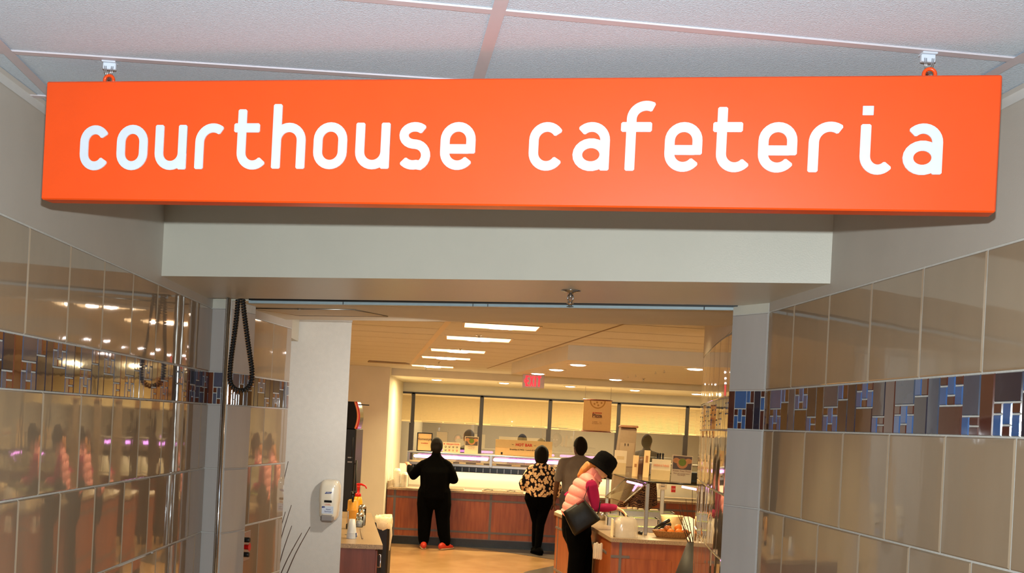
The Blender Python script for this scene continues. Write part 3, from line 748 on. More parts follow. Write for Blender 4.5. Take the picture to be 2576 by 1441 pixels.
# ---- serving counter
M['glow'] = emis('lit_pink_tube', (1.0, .36, .92, 1), 5)
SX0, SX1, SY = -1.86, 4.2, 16.15
ctr = empty('serving_counter', (0, SY, 0), 'long cherry wood serving counter with grey strips and a dark toe kick, before the windows', 'counter')
mb = MB(); mb.box(SX0, SX1, SY, SY + .9, .13, .83); mb.build('body', M['wood'], None); rel(bpy.data.objects[-1] if False else C.objects[-1], ctr)
mb = MB(); mb.box(SX0, SX1, SY + .04, SY + .86, 0, .13); rel(mb.build('toe_kick', M['toe']), ctr)
mb = MB()
for x in (-1.74, -.265, .98, 2.4): mb.box(x - .018, x + .018, SY - .004, SY, .13, .83)
for z in (.235, .725): mb.box(SX0, SX1, SY - .005, SY, z - .015, z + .015)
mb.box(SX0, SX1, SY - .008, SY, .125, .135)
rel(mb.build('inlay_strips', M['strip']), ctr)
wt = MB(); wt.box(SX0, SX1, SY - .07, SY + .95, .83, .868, bev=.006); tag(wt.build('countertop', M['stone']), 'beige speckled worktop on the long serving counter', 'worktop')
mb = MB(); mb.box(SX0 + .05, SX1, 17.3, 17.34, .0, 1.19); tag(mb.build('wall_backsplash', M['cream']), kind='structure')
mb = MB(); mb.box(SX0 + .002, SX0 + .03, SY - .05, SY + .9, .868, .96); tag(mb.build('end_splash', M['stone']), 'small stone end splash at the left end of the serving worktop', 'splash')

# hood / sneeze guard over the hot bar
YH = 16.55
hd = empty('sneeze_guard', (0, YH, 1.0), 'steel framed heated food guard with glowing pink tubes over the serving counter', 'sneeze guard')
def hx(u, v=1160): return at(u, v, YH).x
mb = MB(); mb.box(hx(1024), 3.2, YH - .02, YH + .45, 1.395, 1.42, bev=.004); mb.box(hx(1024), 3.2, YH - .03, YH - .01, 1.215, 1.255, bev=.004); rel(mb.build('rail', M['steel']), hd)
for u in (1027, 1235, 1432, 1640):
    mb = MB(); mb.box(hx(u) - .022, hx(u) + .022, YH - .034, YH - .004, 1.22 if u != 1027 else .868, 1.42, bev=.004); rel(mb.build('post', M['steel']), hd)
mb = MB(); mb.box(hx(1030), 3.2, YH + .43, YH + .435, 1.25, 1.40); rel(mb.build('back_glass', M['clear']), hd)
mb = MB(); mb.box(hx(1030), 3.2, YH + .02, YH + .40, 1.13, 1.16); mb.box(hx(1030), 3.2, YH - .005, YH + .02, 1.13, 1.215); rel(mb.build('dark_shelf', M['blackg']), hd)
for i in range(46):
    mb = MB(); x = hx(1030) + .06 + i * .11; mb.box(x, x + .006, YH - .012, YH - .005, 1.14, 1.205); rel(mb.build('shelf_divider', M['steel']), hd)
mb = MB(); mb.box(hx(1030), 3.2, YH - .004, YH + .001, 1.258, 1.285); rel(mb.build('ticket_strip', M['paper']), hd)
for (ua, ub) in ((1042, 1112), (1112, 1224), (1244, 1420), (1444, 1600)):
    mb = MB(); mb.tube([V(hx(ua), YH + .10, 1.345), V(hx(ub), YH + .10, 1.345)], .024, seg=12, round_caps=True); rel(mb.build('lamp_tube', M['glow']), hd)
    light('tube_glow', 'AREA', ((hx(ua) + hx(ub)) / 2, YH + .12, 1.30), 9, (1, .72, .40), hx(ub) - hx(ua), .06)
mb = MB()
random.seed(4)
x = hx(1140)
while x < 3.0:
    w_ = random.choice([.12, .2, .3]); mb = MB(); mb.box(x, x + w_ * .8, YH - .0075, YH - .004, 1.262, 1.282); x += w_ + .08; rel(mb.build('ticket_label', M['strip']), hd)
light('backsplash_glow', 'AREA', (.4, 17.0, 1.12), 11, WARM, 3.6, .2)

# text helper
def text(s, size, m, parent=None, loc=(0, 0, 0), rot=(PI / 2, 0, 0), name='lettering', ext=.001, align='CENTER', bold=0, sx=1.0):
    cu = bpy.data.curves.new('t', 'FONT'); cu.body = s; cu.size = size; cu.extrude = ext; cu.align_x = align; cu.align_y = 'CENTER'; cu.offset = bold; cu.resolution_u = 3
    t = bpy.data.objects.new('t', cu); C.objects.link(t); bpy.context.view_layer.update()
    me = bpy.data.meshes.new_from_object(t.evaluated_get(bpy.context.evaluated_depsgraph_get())); bpy.data.objects.remove(t)
    me.materials.clear(); me.materials.append(m)
    for v_ in me.vertices: v_.co.x *= sx
    o = bpy.data.objects.new(name, me); C.objects.link(o); o.location = loc; o.rotation_euler = rot
    if parent is not None: o.parent = parent
    return o
def card(name, u0, u1, v0, v1, Y, m, label, cat, frame=None, tilt=0, thick=.006):
    """standing card, its top left at (u0, v0), bottom right at (u1, v1)"""
    um = (u0 + u1) / 2; a_ = at(um, v1, Y); b_ = at(um, v0, Y); w_ = (u1 - u0) / F * Y; h_ = b_.z - a_.z
    e = empty(name, (a_.x, Y, a_.z), label, cat); e.rotation_euler = (0, tilt, 0)
    mb = MB(); mb.box(-w_ / 2, w_ / 2, -thick / 2, thick / 2, 0, h_); mb.build('card', m, e)
    if frame:
        f_ = .014; mb = MB()
        mb.box(-w_ / 2 - f_, w_ / 2 + f_, -.012, .008, h_, h_ + f_); mb.box(-w_ / 2 - f_, w_ / 2 + f_, -.012, .008, -f_ * .3, f_ * .7)
        mb.box(-w_ / 2 - f_, -w_ / 2, -.012, .008, 0, h_); mb.box(w_ / 2, w_ / 2 + f_, -.012, .008, 0, h_); mb.build('frame', frame, e)
    return e, w_, h_
Yc = YH + .2
zt = 1.42
def seat(e, z):   # rest the card on the surface below it
    d_ = e.location.z - z; e.location.z = z; return d_
e, w_, h_ = card('framed_notice', 1050, 1084, 1089, 1133, Yc, M['tanpaper'], 'black framed cream notice on the sneeze guard, partly behind the man in black', 'notice', M['blackg'])
seat(e, zt + .004); text('Homestyle', .055, M['ink'], e, (.0, -.005, h_ * .68)); text('breakfast', .03, M['red'], e, (0, -.005, h_ * .45))
e, w_, h_ = card('allergen_card', 1113, 1157, 1114, 1140, Yc, M['paper'], 'cream card with two rows of small icons on the sneeze guard', 'card'); seat(e, zt)
text('Allergen Guide', .034, M['red'], e, (.02, -.005, h_ * .82)); 
mb = MB(); [mb.lathe([(.010, 0), (.010, .002)], (0, 0, 0), 12)]; o = mb.build('emblem', M['red'], e); o.location = (-.118, -.004, h_ * .82); o.rotation_euler = (PI / 2, 0, 0)
ic = [M['ink']] * 4 + [M['ink'], M['red'], M['faint'], M['red']]
for i in range(8):
    mb = MB(); xx, zz = -.093 + (i % 4) * .06, h_ * (.55 - .32 * (i // 4)); mb.box(xx - .013, xx + .013, -.0045, -.003, zz - .013, zz + .013); mb.box(xx - .007, xx + .006, -.006, -.0045, zz - .004, zz + .009, mi=1); mb.build('icon', [ic[i], M['paper']], e)
M['lime'] = mat('green_fruit_print', srgb(128, 150, 40), .5, noise=.2); M['skin_print'] = mat('hands_print', srgb(226, 160, 104), .6, noise=.2, nscale=20); M['greyprint'] = mat('grey_print', srgb(112, 98, 92), .6, noise=.2)
def fruit_photo(e, w_, h_, y=-.0045):
    hp = h_ * .52; mb = MB(); mb.box(-w_ * .46, w_ * .46, y, y + .001, h_ - hp, h_ * .97); mb.build('photo', M['greyprint'], e)
    mb = MB(); k = .0008
    for (cx_, cz_, rx_, rz_) in ((-.30, .80, .17, .10), (.30, .80, .17, .10)): 
        mb.quad([(w_ * (cx_ + rx_ * math.cos(t)), y - k, h_ * (cz_ + rz_ * math.sin(t))) for t in [2 * PI * i / 16 for i in range(16)]])
    mb.quad([(w_ * .27 * math.cos(t), y - k * 1.5, h_ * (.70 + .19 * math.sin(t))) for t in [2 * PI * i / 20 for i in range(20)]]); mb.build('hands_print', M['skin_print'], e)
    mb = MB(); mb.quad([(w_ * .19 * math.cos(t), y - k * 2.5, h_ * (.745 + .14 * math.sin(t))) for t in [2 * PI * i / 20 for i in range(20)]]); mb.build('fruit_print', M['lime'], e)
e, w_, h_ = card('photo_card', 1168, 1202, 1097, 1140, Yc, M['paper'], 'cream card with a photo of hands holding a green fruit, on the sneeze guard', 'card'); seat(e, zt); fruit_photo(e, w_, h_)
text('Food Allergies', .018, M['faint'], e, (0, -.005, h_ * .40)); text('please ask our staff', .012, M['faint'], e, (0, -.005, h_ * .30))
e, w_, h_ = card('hot_bar_card', 1245, 1388, 1107, 1147, Yc - .05, M['beige'], 'long cream card reading HOT BAR in red on the sneeze guard', 'card'); seat(e, zt)
mb = MB(); mb.box(-w_ / 2, w_ / 2, -.005, -.003, 0, h_ * .5); mb.build('tan_band', M['tanpaper'], e)
text('HOT BAR', .062, M['red'], e, (.0, -.006, h_ * .70), bold=.0016); text('Breakfast 8.94/lb \u2022 Lunch 8.94/lb', .034, M['ink'], e, (.0, -.0065, h_ * .40), bold=.0004)
mb = MB(); mb.box(-.19, -.16, -.006, -.003, h_ * .69, h_ * .71); mb.box(.16, .19, -.006, -.003, h_ * .69, h_ * .71); mb.build('dash', M['ink'], e)
mb = MB(); mb.box(-.36, -.33, -.007, -.005, h_ * .05, h_ * .20); mb.box(.36, .41, -.007, -.005, h_ * .14, h_ * .19, mi=1); mb.build('small_mark', [M['ink'], M['red']], e)

# pizza banner
YB = 16.62
a_ = at(1504, 1006, YB); b_ = at(1500, 1085, YB)
bn = empty('pizza_banner', (a_.x, YB, b_.z), 'tan hanging banner reading Pizza with half a pizza drawn at its top', 'banner'); Wb, Hb = .44, a_.z - b_.z
mb = MB(); mb.box(-Wb / 2, Wb / 2, -.002, .002, 0, Hb); mb.build('cloth', M['tanpaper'], bn)
for z in (0, Hb):
    mb = MB(); mb.tube([V(-Wb / 2 - .012, 0, z), V(Wb / 2 + .012, 0, z)], .011, seg=10); mb.build('rod', M['wood2'], bn)
for sg in (-1, 1):
    mb = MB(); mb.tube([V(sg * Wb * .46, 0, Hb + .005), V(sg * Wb * .46, 0, 2.571 - b_.z)], .0022, seg=5); mb.build('string', M['ink'], bn)
text('Pizza', .078, mat('brown_print', srgb(120, 78, 66), .6), bn, (.0, -.0035, Hb * .50), bold=.0025); text('BY THE SLICE', .024, M['red'], bn, (0, -.0035, Hb * .585), bold=.0012)
mb = MB(); mb.quad([(.125 * math.cos(t), -.003, Hb - .012 + .125 * math.sin(t)) for t in [PI + PI * i / 20 for i in range(21)]]); mb.quad([(.105 * math.cos(t), -.0036, Hb - .014 + .105 * math.sin(t)) for t in [PI + PI * i / 20 for i in range(21)]], 1)
for cx_, cz_ in ((-.05, -.05), (.01, -.07), (.06, -.03), (-.01, -.025)): mb.quad([(cx_ + .016 * math.cos(t), -.0042, Hb - .014 + cz_ + .016 * math.sin(t)) for t in [2 * PI * i / 10 for i in range(10)]])
mb.build('pizza_drawing', [mat('crust_print', srgb(198, 146, 84), .7), M['tanpaper']], bn)
text('HAND TOSSED DAILY', .016, M['faint'], bn, (0, -.0035, Hb * .43)); text('8"  Cheese      4.25', .018, M['faint'], bn, (0, -.0035, Hb * .30)); text('16"  Pepperoni   4.75', .018, M['faint'], bn, (0, -.0035, Hb * .25))

# exit sign
ex_a = at(1341, 976, 13.0); ex = empty('exit_sign', (ex_a.x, 13.0, ex_a.z), 'exit sign with red letters and a left arrow hanging under the soffit', 'exit sign'); ex.rotation_euler = (0, 0, .04)
hz = 2.54 - ex_a.z
mb = MB(); mb.box(-.135, .135, -.004, .012, 0, hz, bev=.002); mb.build('panel', mat('exit_plate', srgb(184, 160, 140), .3, noise=.03), ex)
M['exitred'] = emis('exit_letters', (1.0, .03, .05, 1), 1.1)
mb = MB(); Hh = hz - .035; z0 = .02; st_ = .022
def bar(x0, z0_, x1, z1_, w_=.022):
    d_ = Vector((x1 - x0, z1_ - z0_)).normalized(); n_ = Vector((-d_.y, d_.x)) * w_ / 2
    mb.raw([(x0 + n_.x, -.007, z0_ + n_.y), (x1 + n_.x, -.007, z1_ + n_.y), (x1 - n_.x, -.007, z1_ - n_.y), (x0 - n_.x, -.007, z0_ - n_.y)], [(0, 1, 2, 3)])
letters = [('E', -.075), ('X', -.022), ('I', .022), ('T', .062)]
for ch, x in letters:
    mb = MB()
    if ch == 'E': bar(x - .012, z0, x - .012, z0 + Hh); [bar(x - .012, z, x + .018, z) for z in (z0 + .011, z0 + Hh / 2, z0 + Hh - .011)]
    if ch == 'X': bar(x - .018, z0, x + .018, z0 + Hh, .018); bar(x + .018, z0, x - .018, z0 + Hh, .018)
    if ch == 'I': bar(x, z0, x, z0 + Hh)
    if ch == 'T': bar(x + .008, z0, x + .008, z0 + Hh); bar(x - .016, z0 + Hh - .011, x + .032, z0 + Hh - .011)
    mb.build('letter', M['exitred'], ex)
mb = MB(); bar(-.113, z0 + Hh * .5, -.098, z0 + Hh * .72, .011); bar(-.113, z0 + Hh * .5, -.098, z0 + Hh * .28, .011); mb.build('arrow', M['exitred'], ex)

# things on the serving worktop
M['styro'] = mat('white_foam', srgb(240, 232, 214), .5, noise=.03)
M['pizzapan'] = mat('serving_tray', srgb(206, 190, 160), .35, noise=.1)
def cup_stack(loc, r0, r1, n, dz, h, name, lab, cat, m, grp=None):
    e = empty(name, loc, lab, cat, grp)
    mb = MB(); prof = []
    for i in range(n): prof += [(r0, i * dz), (r0 + .002, i * dz + dz * .3), (r0, i * dz + dz * .6)]
    z = n * dz; prof += [(lerp(r0, r1, .5), z + h * .5), (r1, z + h), (.001, z + h)]
    mb.lathe([(.001, 0)] + prof, (0, 0, 0), 22); mb.build('cups', m, e); return e
for (u, hN, lab) in ((998, 14, 'tall white stack of foam bowls at the left end of the serving worktop'), (1017, 11, 'second, narrower stack of white foam bowls by the steel post')):
    p = at(u, 1220, SY + .12); mb = MB(); prof = [(.001, 0)]
    for i in range(hN): prof += [(.052, i * .018), (.056, i * .018 + .006), (.052, i * .018 + .012)]
    prof += [(.048, hN * .018), (.036, hN * .018 + .03), (.001, hN * .018 + .03)]
    o = mb.lathe(prof, (0, 0, 0), 22) or mb.build('bowl_stack', M['styro']); o.location = (p.x, SY + .12, .868); tag(o, lab, 'bowls')
M['utensil'] = mat('black_utensil', srgb(30, 28, 26), .3, noise=.1)
def tray(u, wd, lab, n, name='serving_tray'):
    p = at(u, 1232, SY + .1); e = empty(name, (p.x, SY + .12, .868), lab, 'tray')
    mb = MB(); mb.box(-wd / 2, wd / 2, -.12, .12, 0, .008); mb.box(-wd / 2, wd / 2, -.128, -.12, 0, .02); mb.box(-wd / 2, wd / 2, .12, .128, 0, .02); mb.box(-wd / 2 - .008, -wd / 2, -.12, .12, 0, .02); mb.box(wd / 2, wd / 2 + .008, -.12, .12, 0, .02); mb.build('tray', M['pizzapan'], e)
    return e, p
tray(1133, .40, 'flat serving tray right behind the man in black, at his right elbow', 1)
e, pp = tray(1265, .62, 'long flat serving tray with spoons and tongs, left of the woman in the spotted blouse', 3)
rnd = random.Random(5)
for i, (dx, lab) in enumerate([(-.22, 'serving spoon lying leftmost on the long serving tray'), (-.03, 'silver tongs lying in the middle of the long serving tray'), (.13, 'black handled spoon lying on the long serving tray, right of the tongs'), (.26, 'serving spoon lying at the right end of the long tray by the woman')]):
    mb = MB(); a0 = rnd.uniform(-.3, .3)
    mb.tube([V(-.09, 0, .012), V(-.02, .01, .03), V(.05, 0, .02)], [.008, .007, .006], seg=8, round_caps=True); mb.ball((.075, 0, .018), .024, 12, 8, sc=(1, .8, .45))
    o = mb.build('serving_spoon' if i != 1 else 'serving_tongs', M['utensil'] if i % 2 == 0 else M['steel']); o.scale = (.72, .72, .72); o.location = (pp.x + dx, SY + .09, .877); o.rotation_euler = (0, 0, a0); tag(o, lab, 'utensil')

# ================================================================ people
def blob(name, chains, m, parent, voxel=.009, smooth=4):
    mb = MB()
    for c in chains:
        pts = [q_[0] for q_ in c['p']]; rad = [(q_[1], q_[2]) if len(q_) > 2 else (q_[1], q_[1]) for q_ in c['p']]
        mb.tube(pts, rad, ref=c.get('ref'), seg=14, round_caps=True, capk=c.get('cap', 1.0))
    o = mb.build(name, m, parent)
    r = o.modifiers.new('remesh', 'REMESH'); r.mode = 'VOXEL'; r.voxel_size = voxel; r.use_smooth_shade = True
    s_ = o.modifiers.new('smooth', 'SMOOTH'); s_.iterations = smooth; s_.factor = .5
    bpy.context.view_layer.update()
    dg = bpy.context.evaluated_depsgraph_get(); me = bpy.data.meshes.new_from_object(o.evaluated_get(dg)); 
    o.modifiers.clear(); old = o.data; o.data = me; me.materials.clear(); me.materials.append(m)
    for p in me.polygons: p.use_smooth = True
    return o
def hand_chains(w, d, n, s=1.0, curl=.5, thumb=1):
    """w wrist, d pointing direction, n palm normal, thumb side sign"""
    d = d.normalized(); n = (n - d * n.dot(d)).normalized(); sd = d.cross(n) * thumb
    ch = [{'p': [(w, .026 * s, .019 * s), (w + d * .03 * s, .036 * s, .016 * s), (w + d * .08 * s, .041 * s, .014 * s)], 'ref': sd}]
    for k, (off, ln) in enumerate(((.030, .072), (.010, .080), (-.010, .075), (-.029, .058))):
        b = w + d * .085 * s + sd * off * s; pts = [(b - d * .02 * s, .0095 * s)]; dirv = d.copy(); p = b
        for j in range(3):
            dirv = (dirv + n * curl * (.35 + .12 * k)).normalized(); p = p + dirv * ln * s * (.42, .32, .26)[j]; pts.append((p, (.0088, .0082, .0072)[j] * s))
        ch.append({'p': pts})
    b = w + d * .025 * s + sd * .028 * s; t1 = b + (sd * .8 + d * .6 + n * .2).normalized() * .035 * s; t2 = t1 + (sd * .35 + d * .85 + n * .4).normalized() * .032 * s
    ch.append({'p': [(b, .012 * s), (t1, .0105 * s), (t2, .0085 * s)]})
    return ch
def head_chains(c, R, s=1.0):
    q = lambda x, y, z: c + R @ V(x * s, y * s, z * s)
    up = R @ V(0, 0, 1); rt = R @ V(1, 0, 0)
    rings = [(-.118, .026, .03, .052), (-.104, .045, .055, .030), (-.075, .057, .074, .018), (-.04, .066, .085, .009), (0, .073, .094, 0), (.04, .075, .097, -.004), (.07, .070, .090, -.006), (.095, .056, .076, -.006), (.111, .036, .052, -.006)]
    ch = [{'p': [(q(0, yo, z), a * s, b * s) for z, a, b, yo in rings], 'ref': rt, 'cap': .35}]
    ch.append({'p': [(q(0, .085, .012), .007 * s), (q(0, .102, -.022), .011 * s), (q(0, .098, -.034), .012 * s)]})
    for sg in (-1, 1): ch.append({'p': [(q(sg * .074, -.002, .02), .007 * s, .016 * s), (q(sg * .078, -.006, -.02), .006 * s, .012 * s)]})
    ch.append({'p': [(q(-.022, .084, -.064), .007 * s), (q(0, .091, -.062), .009 * s), (q(.022, .084, -.064), .007 * s)]})
    return ch
def face_parts(root, c, R, s, skin_dark):
    for sg in (-1, 1):
        mb = MB(); mb.ball((0, 0, 0), .0125 * s, 12, 8); o = mb.build('eye', M['eyewhite'], root); o.location = c + R @ V(sg * .031 * s, .080 * s, .008 * s)
        mb = MB(); mb.ball((0, 0, 0), .0065 * s, 10, 6); p2 = mb.build('iris', M['ink'], o); p2.location = R @ V(0, .0085 * s, 0)
    mb = MB(); mb.tube([c + R @ V(-.02 * s, .091 * s, -.063 * s), c + R @ V(0, .0985 * s, -.062 * s), c + R @ V(.02 * s, .091 * s, -.063 * s)], .0038 * s, seg=6, round_caps=True); mb.build('mouth', M['lip'], root)
M['eyewhite'] = mat('eye_white', srgb(230, 225, 215), .3); M['lip'] = mat('lip', srgb(150, 80, 66), .5)
def skin(n, c): return mat('skin_' + n, c, .5, noise=.06, nscale=12)
M['sk_l'] = skin('light', srgb(226, 170, 130)); M['sk_d'] = skin('dark', srgb(88, 54, 36)); M['sk_m'] = skin('medium', srgb(170, 112, 74))
def cloth(n, c, **k): return mat('cloth_' + n, c, .9, noise=.12, nscale=10, bump=.3, bscale=14, spec=.2, **k)
M['c_black'] = mat('cloth_black', srgb(4, 4, 4), 1, spec=.05, noise=.12, nscale=10, bump=.3, bscale=14); M['c_grey'] = cloth('grey', srgb(122, 116, 110)); M['c_magenta'] = cloth('magenta', srgb(160, 26, 78)); M['hair_b'] = mat('black_hair', srgb(20, 14, 12), .8, spec=.2, noise=.3, nscale=60, stretch=(1, 1, .1)); M['c_dgrey'] = cloth('dark_grey', srgb(74, 70, 72)); M['c_red'] = cloth('dusty_red', srgb(128, 62, 52))
M['shoe_r'] = mat('red_shoe', srgb(206, 58, 40), .5, noise=.15); M['sole'] = mat('pale_sole', srgb(222, 200, 170), .6)
# spotted blouse: cream ovals on black
def spots():
    m = mat('spotted_print', srgb(20, 16, 20), .8, spec=.2); nt = m.node_tree; N = nt.nodes; L = nt.links; p = N['Principled BSDF']
    tc = N.new('ShaderNodeTexCoord'); mp = N.new('ShaderNodeMapping'); mp.inputs['Scale'].default_value = (1, 1, .8); L.new(tc.outputs['Object'], mp.inputs[0])
    v1 = N.new('ShaderNodeTexVoronoi'); v1.inputs['Scale'].default_value = 23; L.new(mp.outputs[0], v1.inputs['Vector'])
    cr = N.new('ShaderNodeValToRGB'); e = cr.color_ramp.elements; e[0].position = .0; e[0].color = srgb(196, 160, 120); e[1].position = .7; e[1].color = srgb(18, 14, 20)
    cr.color_ramp.interpolation = 'CONSTANT'; n = e.new(.18); n.color = srgb(244, 214, 168); n = e.new(.46); n.color = srgb(222, 170, 128); n = e.new(.53); n.color = srgb(18, 14, 20)
    L.new(v1.outputs['Distance'], cr.inputs[0]); L.new(cr.outputs[0], p.inputs['Base Color']); return m
M['c_spots'] = spots()
def camo_print():
    m = mat('scroll_print', srgb(60, 44, 40), .8, spec=.2); nt = m.node_tree; N = nt.nodes; L = nt.links; p = N['Principled BSDF']
    tc = N.new('ShaderNodeTexCoord'); wv = N.new('ShaderNodeTexWave'); wv.wave_type = 'RINGS'; wv.inputs['Scale'].default_value = 14; wv.inputs['Distortion'].default_value = 16; L.new(tc.outputs['Object'], wv.inputs[0])
    cr = N.new('ShaderNodeValToRGB'); cr.color_ramp.elements[0].color = srgb(56, 42, 40); cr.color_ramp.elements[1].color = srgb(150, 112, 84); cr.color_ramp.elements[0].position = .6; cr.color_ramp.elements[1].position = .95
    L.new(wv.outputs[0], cr.inputs[0]); L.new(cr.outputs[0], p.inputs['Base Color']); return m
M['c_scroll'] = camo_print()

def shoe(root, p, ang, m, msole, L_=.27, name='shoe'):
    mb = MB(); c, s_ = math.cos(ang), math.sin(ang)
    q = lambda x, y, z: V(p.x + c * x - s_ * y, p.y + s_ * x + c * y, z)
    rt = V(c, s_, 0)
    mb.tube([q(0, -.10, .055), q(0, -.05, .065), q(0, .02, .06), q(0, .09, .045), q(0, .14, .036)], [(.040, .046), (.046, .055), (.050, .048), (.050, .034), (.040, .024)], ref=rt, seg=14, round_caps=True)
    o = mb.build(name, m, root)
    mb = MB(); mb.tube([q(0, -.10, .014), q(0, -.05, .014), q(0, .04, .014), q(0, .12, .016), q(0, .165, .02)], [(.036, .014), (.042, .014), (.044, .014), (.048, .014), (.034, .012)], ref=rt, seg=12, round_caps=True)
    mb.build('sole', msole, o); return o

def person(loc, label, rz, h, J, skinm, topm, legm, shoem=None, solem=None, hairm=None, hair='short', wide=1.0, sleeve='long', voxel=.009, top_name='jacket', hem=.86, headrot=(0, 0, 0), hands=True, belly=0.0, shoe_ang=(0.1, -.1), skirt=0):
    """J: joint positions at h=1.75 in the person's own frame (facing +y). Elbows, hands, knees and feet."""
    k = h / 1.75
    e = empty('person', loc, label, 'person', rz=rz)
    g = lambda x, y, z: V(x * k, y * k, z * k)
    lean = J.get('lean', 0.0)
    sh = lambda z: lean * max(0, z - .95)
    sw = J.get('sw', .175 * wide)
    sz = J.get('shz', 1.38)
    shL, shR = g(-sw, sh(sz), sz), g(sw, sh(sz), sz)
    eL, eR = g(*J['eL']), g(*J['eR']); hL, hR = g(*J['hL']), g(*J['hR'])
    kL, kR = g(*J['kL']), g(*J['kR']); fL, fR = g(*J['fL']), g(*J['fR'])
    hpL, hpR = g(-.095 * wide, 0, .90), g(.095 * wide, 0, .90)
    hc = g(0, sh(1.6) + .02, J.get('hz', 1.60)); R = Matrix.Rotation(headrot[2], 3, 'Z') @ Matrix.Rotation(headrot[0], 3, 'X') @ Matrix.Rotation(headrot[1], 3, 'Y')
    hc = g(0, sh(1.5), 1.50) + R @ (hc - g(0, sh(1.5), 1.50))
    X = V(1, 0, 0)
    torso = [(g(0, 0, .90), .150 * k * wide, .115 * k * wide), (g(0, sh(1.05), 1.05), .140 * k * wide, .11 * k * wide), (g(0, sh(1.2), 1.20), .155 * k * wide, .115 * k * wide), (g(0, sh(sz - .05), sz - .05), .165 * k * wide, .105 * k), (g(0, sh(1.40), sz + .03), .10 * k * wide, .075 * k)]
    ch = [{'p': torso, 'ref': X}, {'p': [(g(0, sh(1.42), 1.42), .062 * k), (g(0, sh(1.5), 1.50), .055 * k), (hc + R @ g(0, -.01, -.06), .052 * k)], 'ref': X}]
    ch += head_chains(hc, R, k * 1.08)
    for a, b, c, tw in ((shL, eL, hL, 1), (shR, eR, hR, -1)):
        ch.append({'p': [(a, .05 * k), (a.lerp(b, .5), .045 * k), (b, .038 * k), (b.lerp(c, .5), .034 * k), (c, .025 * k)]})
        if hands:
            dr = (c - b).normalized(); inward = V(1 if tw > 0 else -1, 0, 0)
            nrm = inward if abs(dr.z) > .6 else V(0, 0, -1)
            ch += hand_chains(c, dr, nrm, k, .45, 1 if (tw > 0) == (abs(dr.z) > .6) else -1)
    for a, b, c in ((hpL, kL, fL), (hpR, kR, fR)):
        ch.append({'p': [(a, .08 * k * wide), (a.lerp(b, .5), .07 * k), (b, .055 * k), (b.lerp(c, .35), .05 * k), (c + V(0, 0, .07), .035 * k)]})
    blob('body', ch, skinm, e, voxel)
    # top
    W2 = wide
    t = [(g(0, 0, hem), (.178 + skirt) * k * W2, (.135 + belly * .6) * k * W2), (g(0, belly * .2, 1.0), (.172) * k * W2, (.135 + belly) * k * W2), (g(0, sh(1.2) + belly * .15, 1.20), .182 * k * W2, (.137 + belly * .6) * k * W2), (g(0, sh(sz - .03), sz - .03), .190 * k * W2, .122 * k), (g(0, sh(1.40), sz + .045), .125 * k * W2, .09 * k), (g(0, sh(1.45), 1.47), .072 * k, .068 * k)]
    ch = [{'p': t, 'ref': X}] + [{'p': [(g(0, sh(1.42), 1.445), .062 * k, .062 * k), (g(0, sh(1.4), 1.41).lerp(a, .5) + V(0, 0, .012), .055 * k), (a, .062 * k)]} for a in (shL, shR)]
    for a, b, c in ((shL, eL, hL), (shR, eR, hR)):
        if sleeve == 'long': ch.append({'p': [(a.lerp(V(0, a.y, a.z), .25), .070 * k), (a, .068 * k), (a.lerp(b, .5), .066 * k * W2), (b, .062 * k * W2), (b.lerp(c, .5), .052 * k * W2), (b.lerp(c, .93), .036 * k)]})
        elif sleeve == 'flare': ch.append({'p': [(a.lerp(V(0, a.y, a.z), .25), .062 * k), (a, .058 * k), (a.lerp(b, .5), .066 * k), (b, .076 * k), (b.lerp(c, .40), .086 * k)]})
        else: ch.append({'p': [(a, .066 * k), (a.lerp(b, .5), .064 * k), (a.lerp(b, .8), .062 * k)]})
    if sleeve == 'long' and J.get('collar', True): ch.append({'p': [(g(0, sh(1.46), 1.45), .075 * k, .075 * k), (g(0, sh(1.5), 1.50), .068 * k, .068 * k)], 'ref': X})
    blob(top_name, ch, topm, e, voxel)
    # trousers
    ch = [{'p': [(g(0, 0, 1.0), .150 * k * W2, .115 * k * W2), (g(0, -.01, .88), .170 * k * W2, .135 * k * W2)], 'ref': X}]
    lw = J.get('leg', 1.0)
    for a, b, c in ((hpL, kL, fL), (hpR, kR, fR)):
        ch.append({'p': [(a, .100 * k * W2, .115 * k * W2), (a.lerp(b, .5), .092 * k * W2 * lw), (b, .075 * k * W2 * lw), (b.lerp(c, .5), .066 * k * W2 * lw), (c + V(0, 0, .12), .056 * k * W2 * lw)]})
    blob('trousers', ch, legm, e, voxel)
    shoe(e, fL, shoe_ang[0], shoem or M['c_black'], solem or M['c_black']); shoe(e, fR, shoe_ang[1], shoem or M['c_black'], solem or M['c_black'])
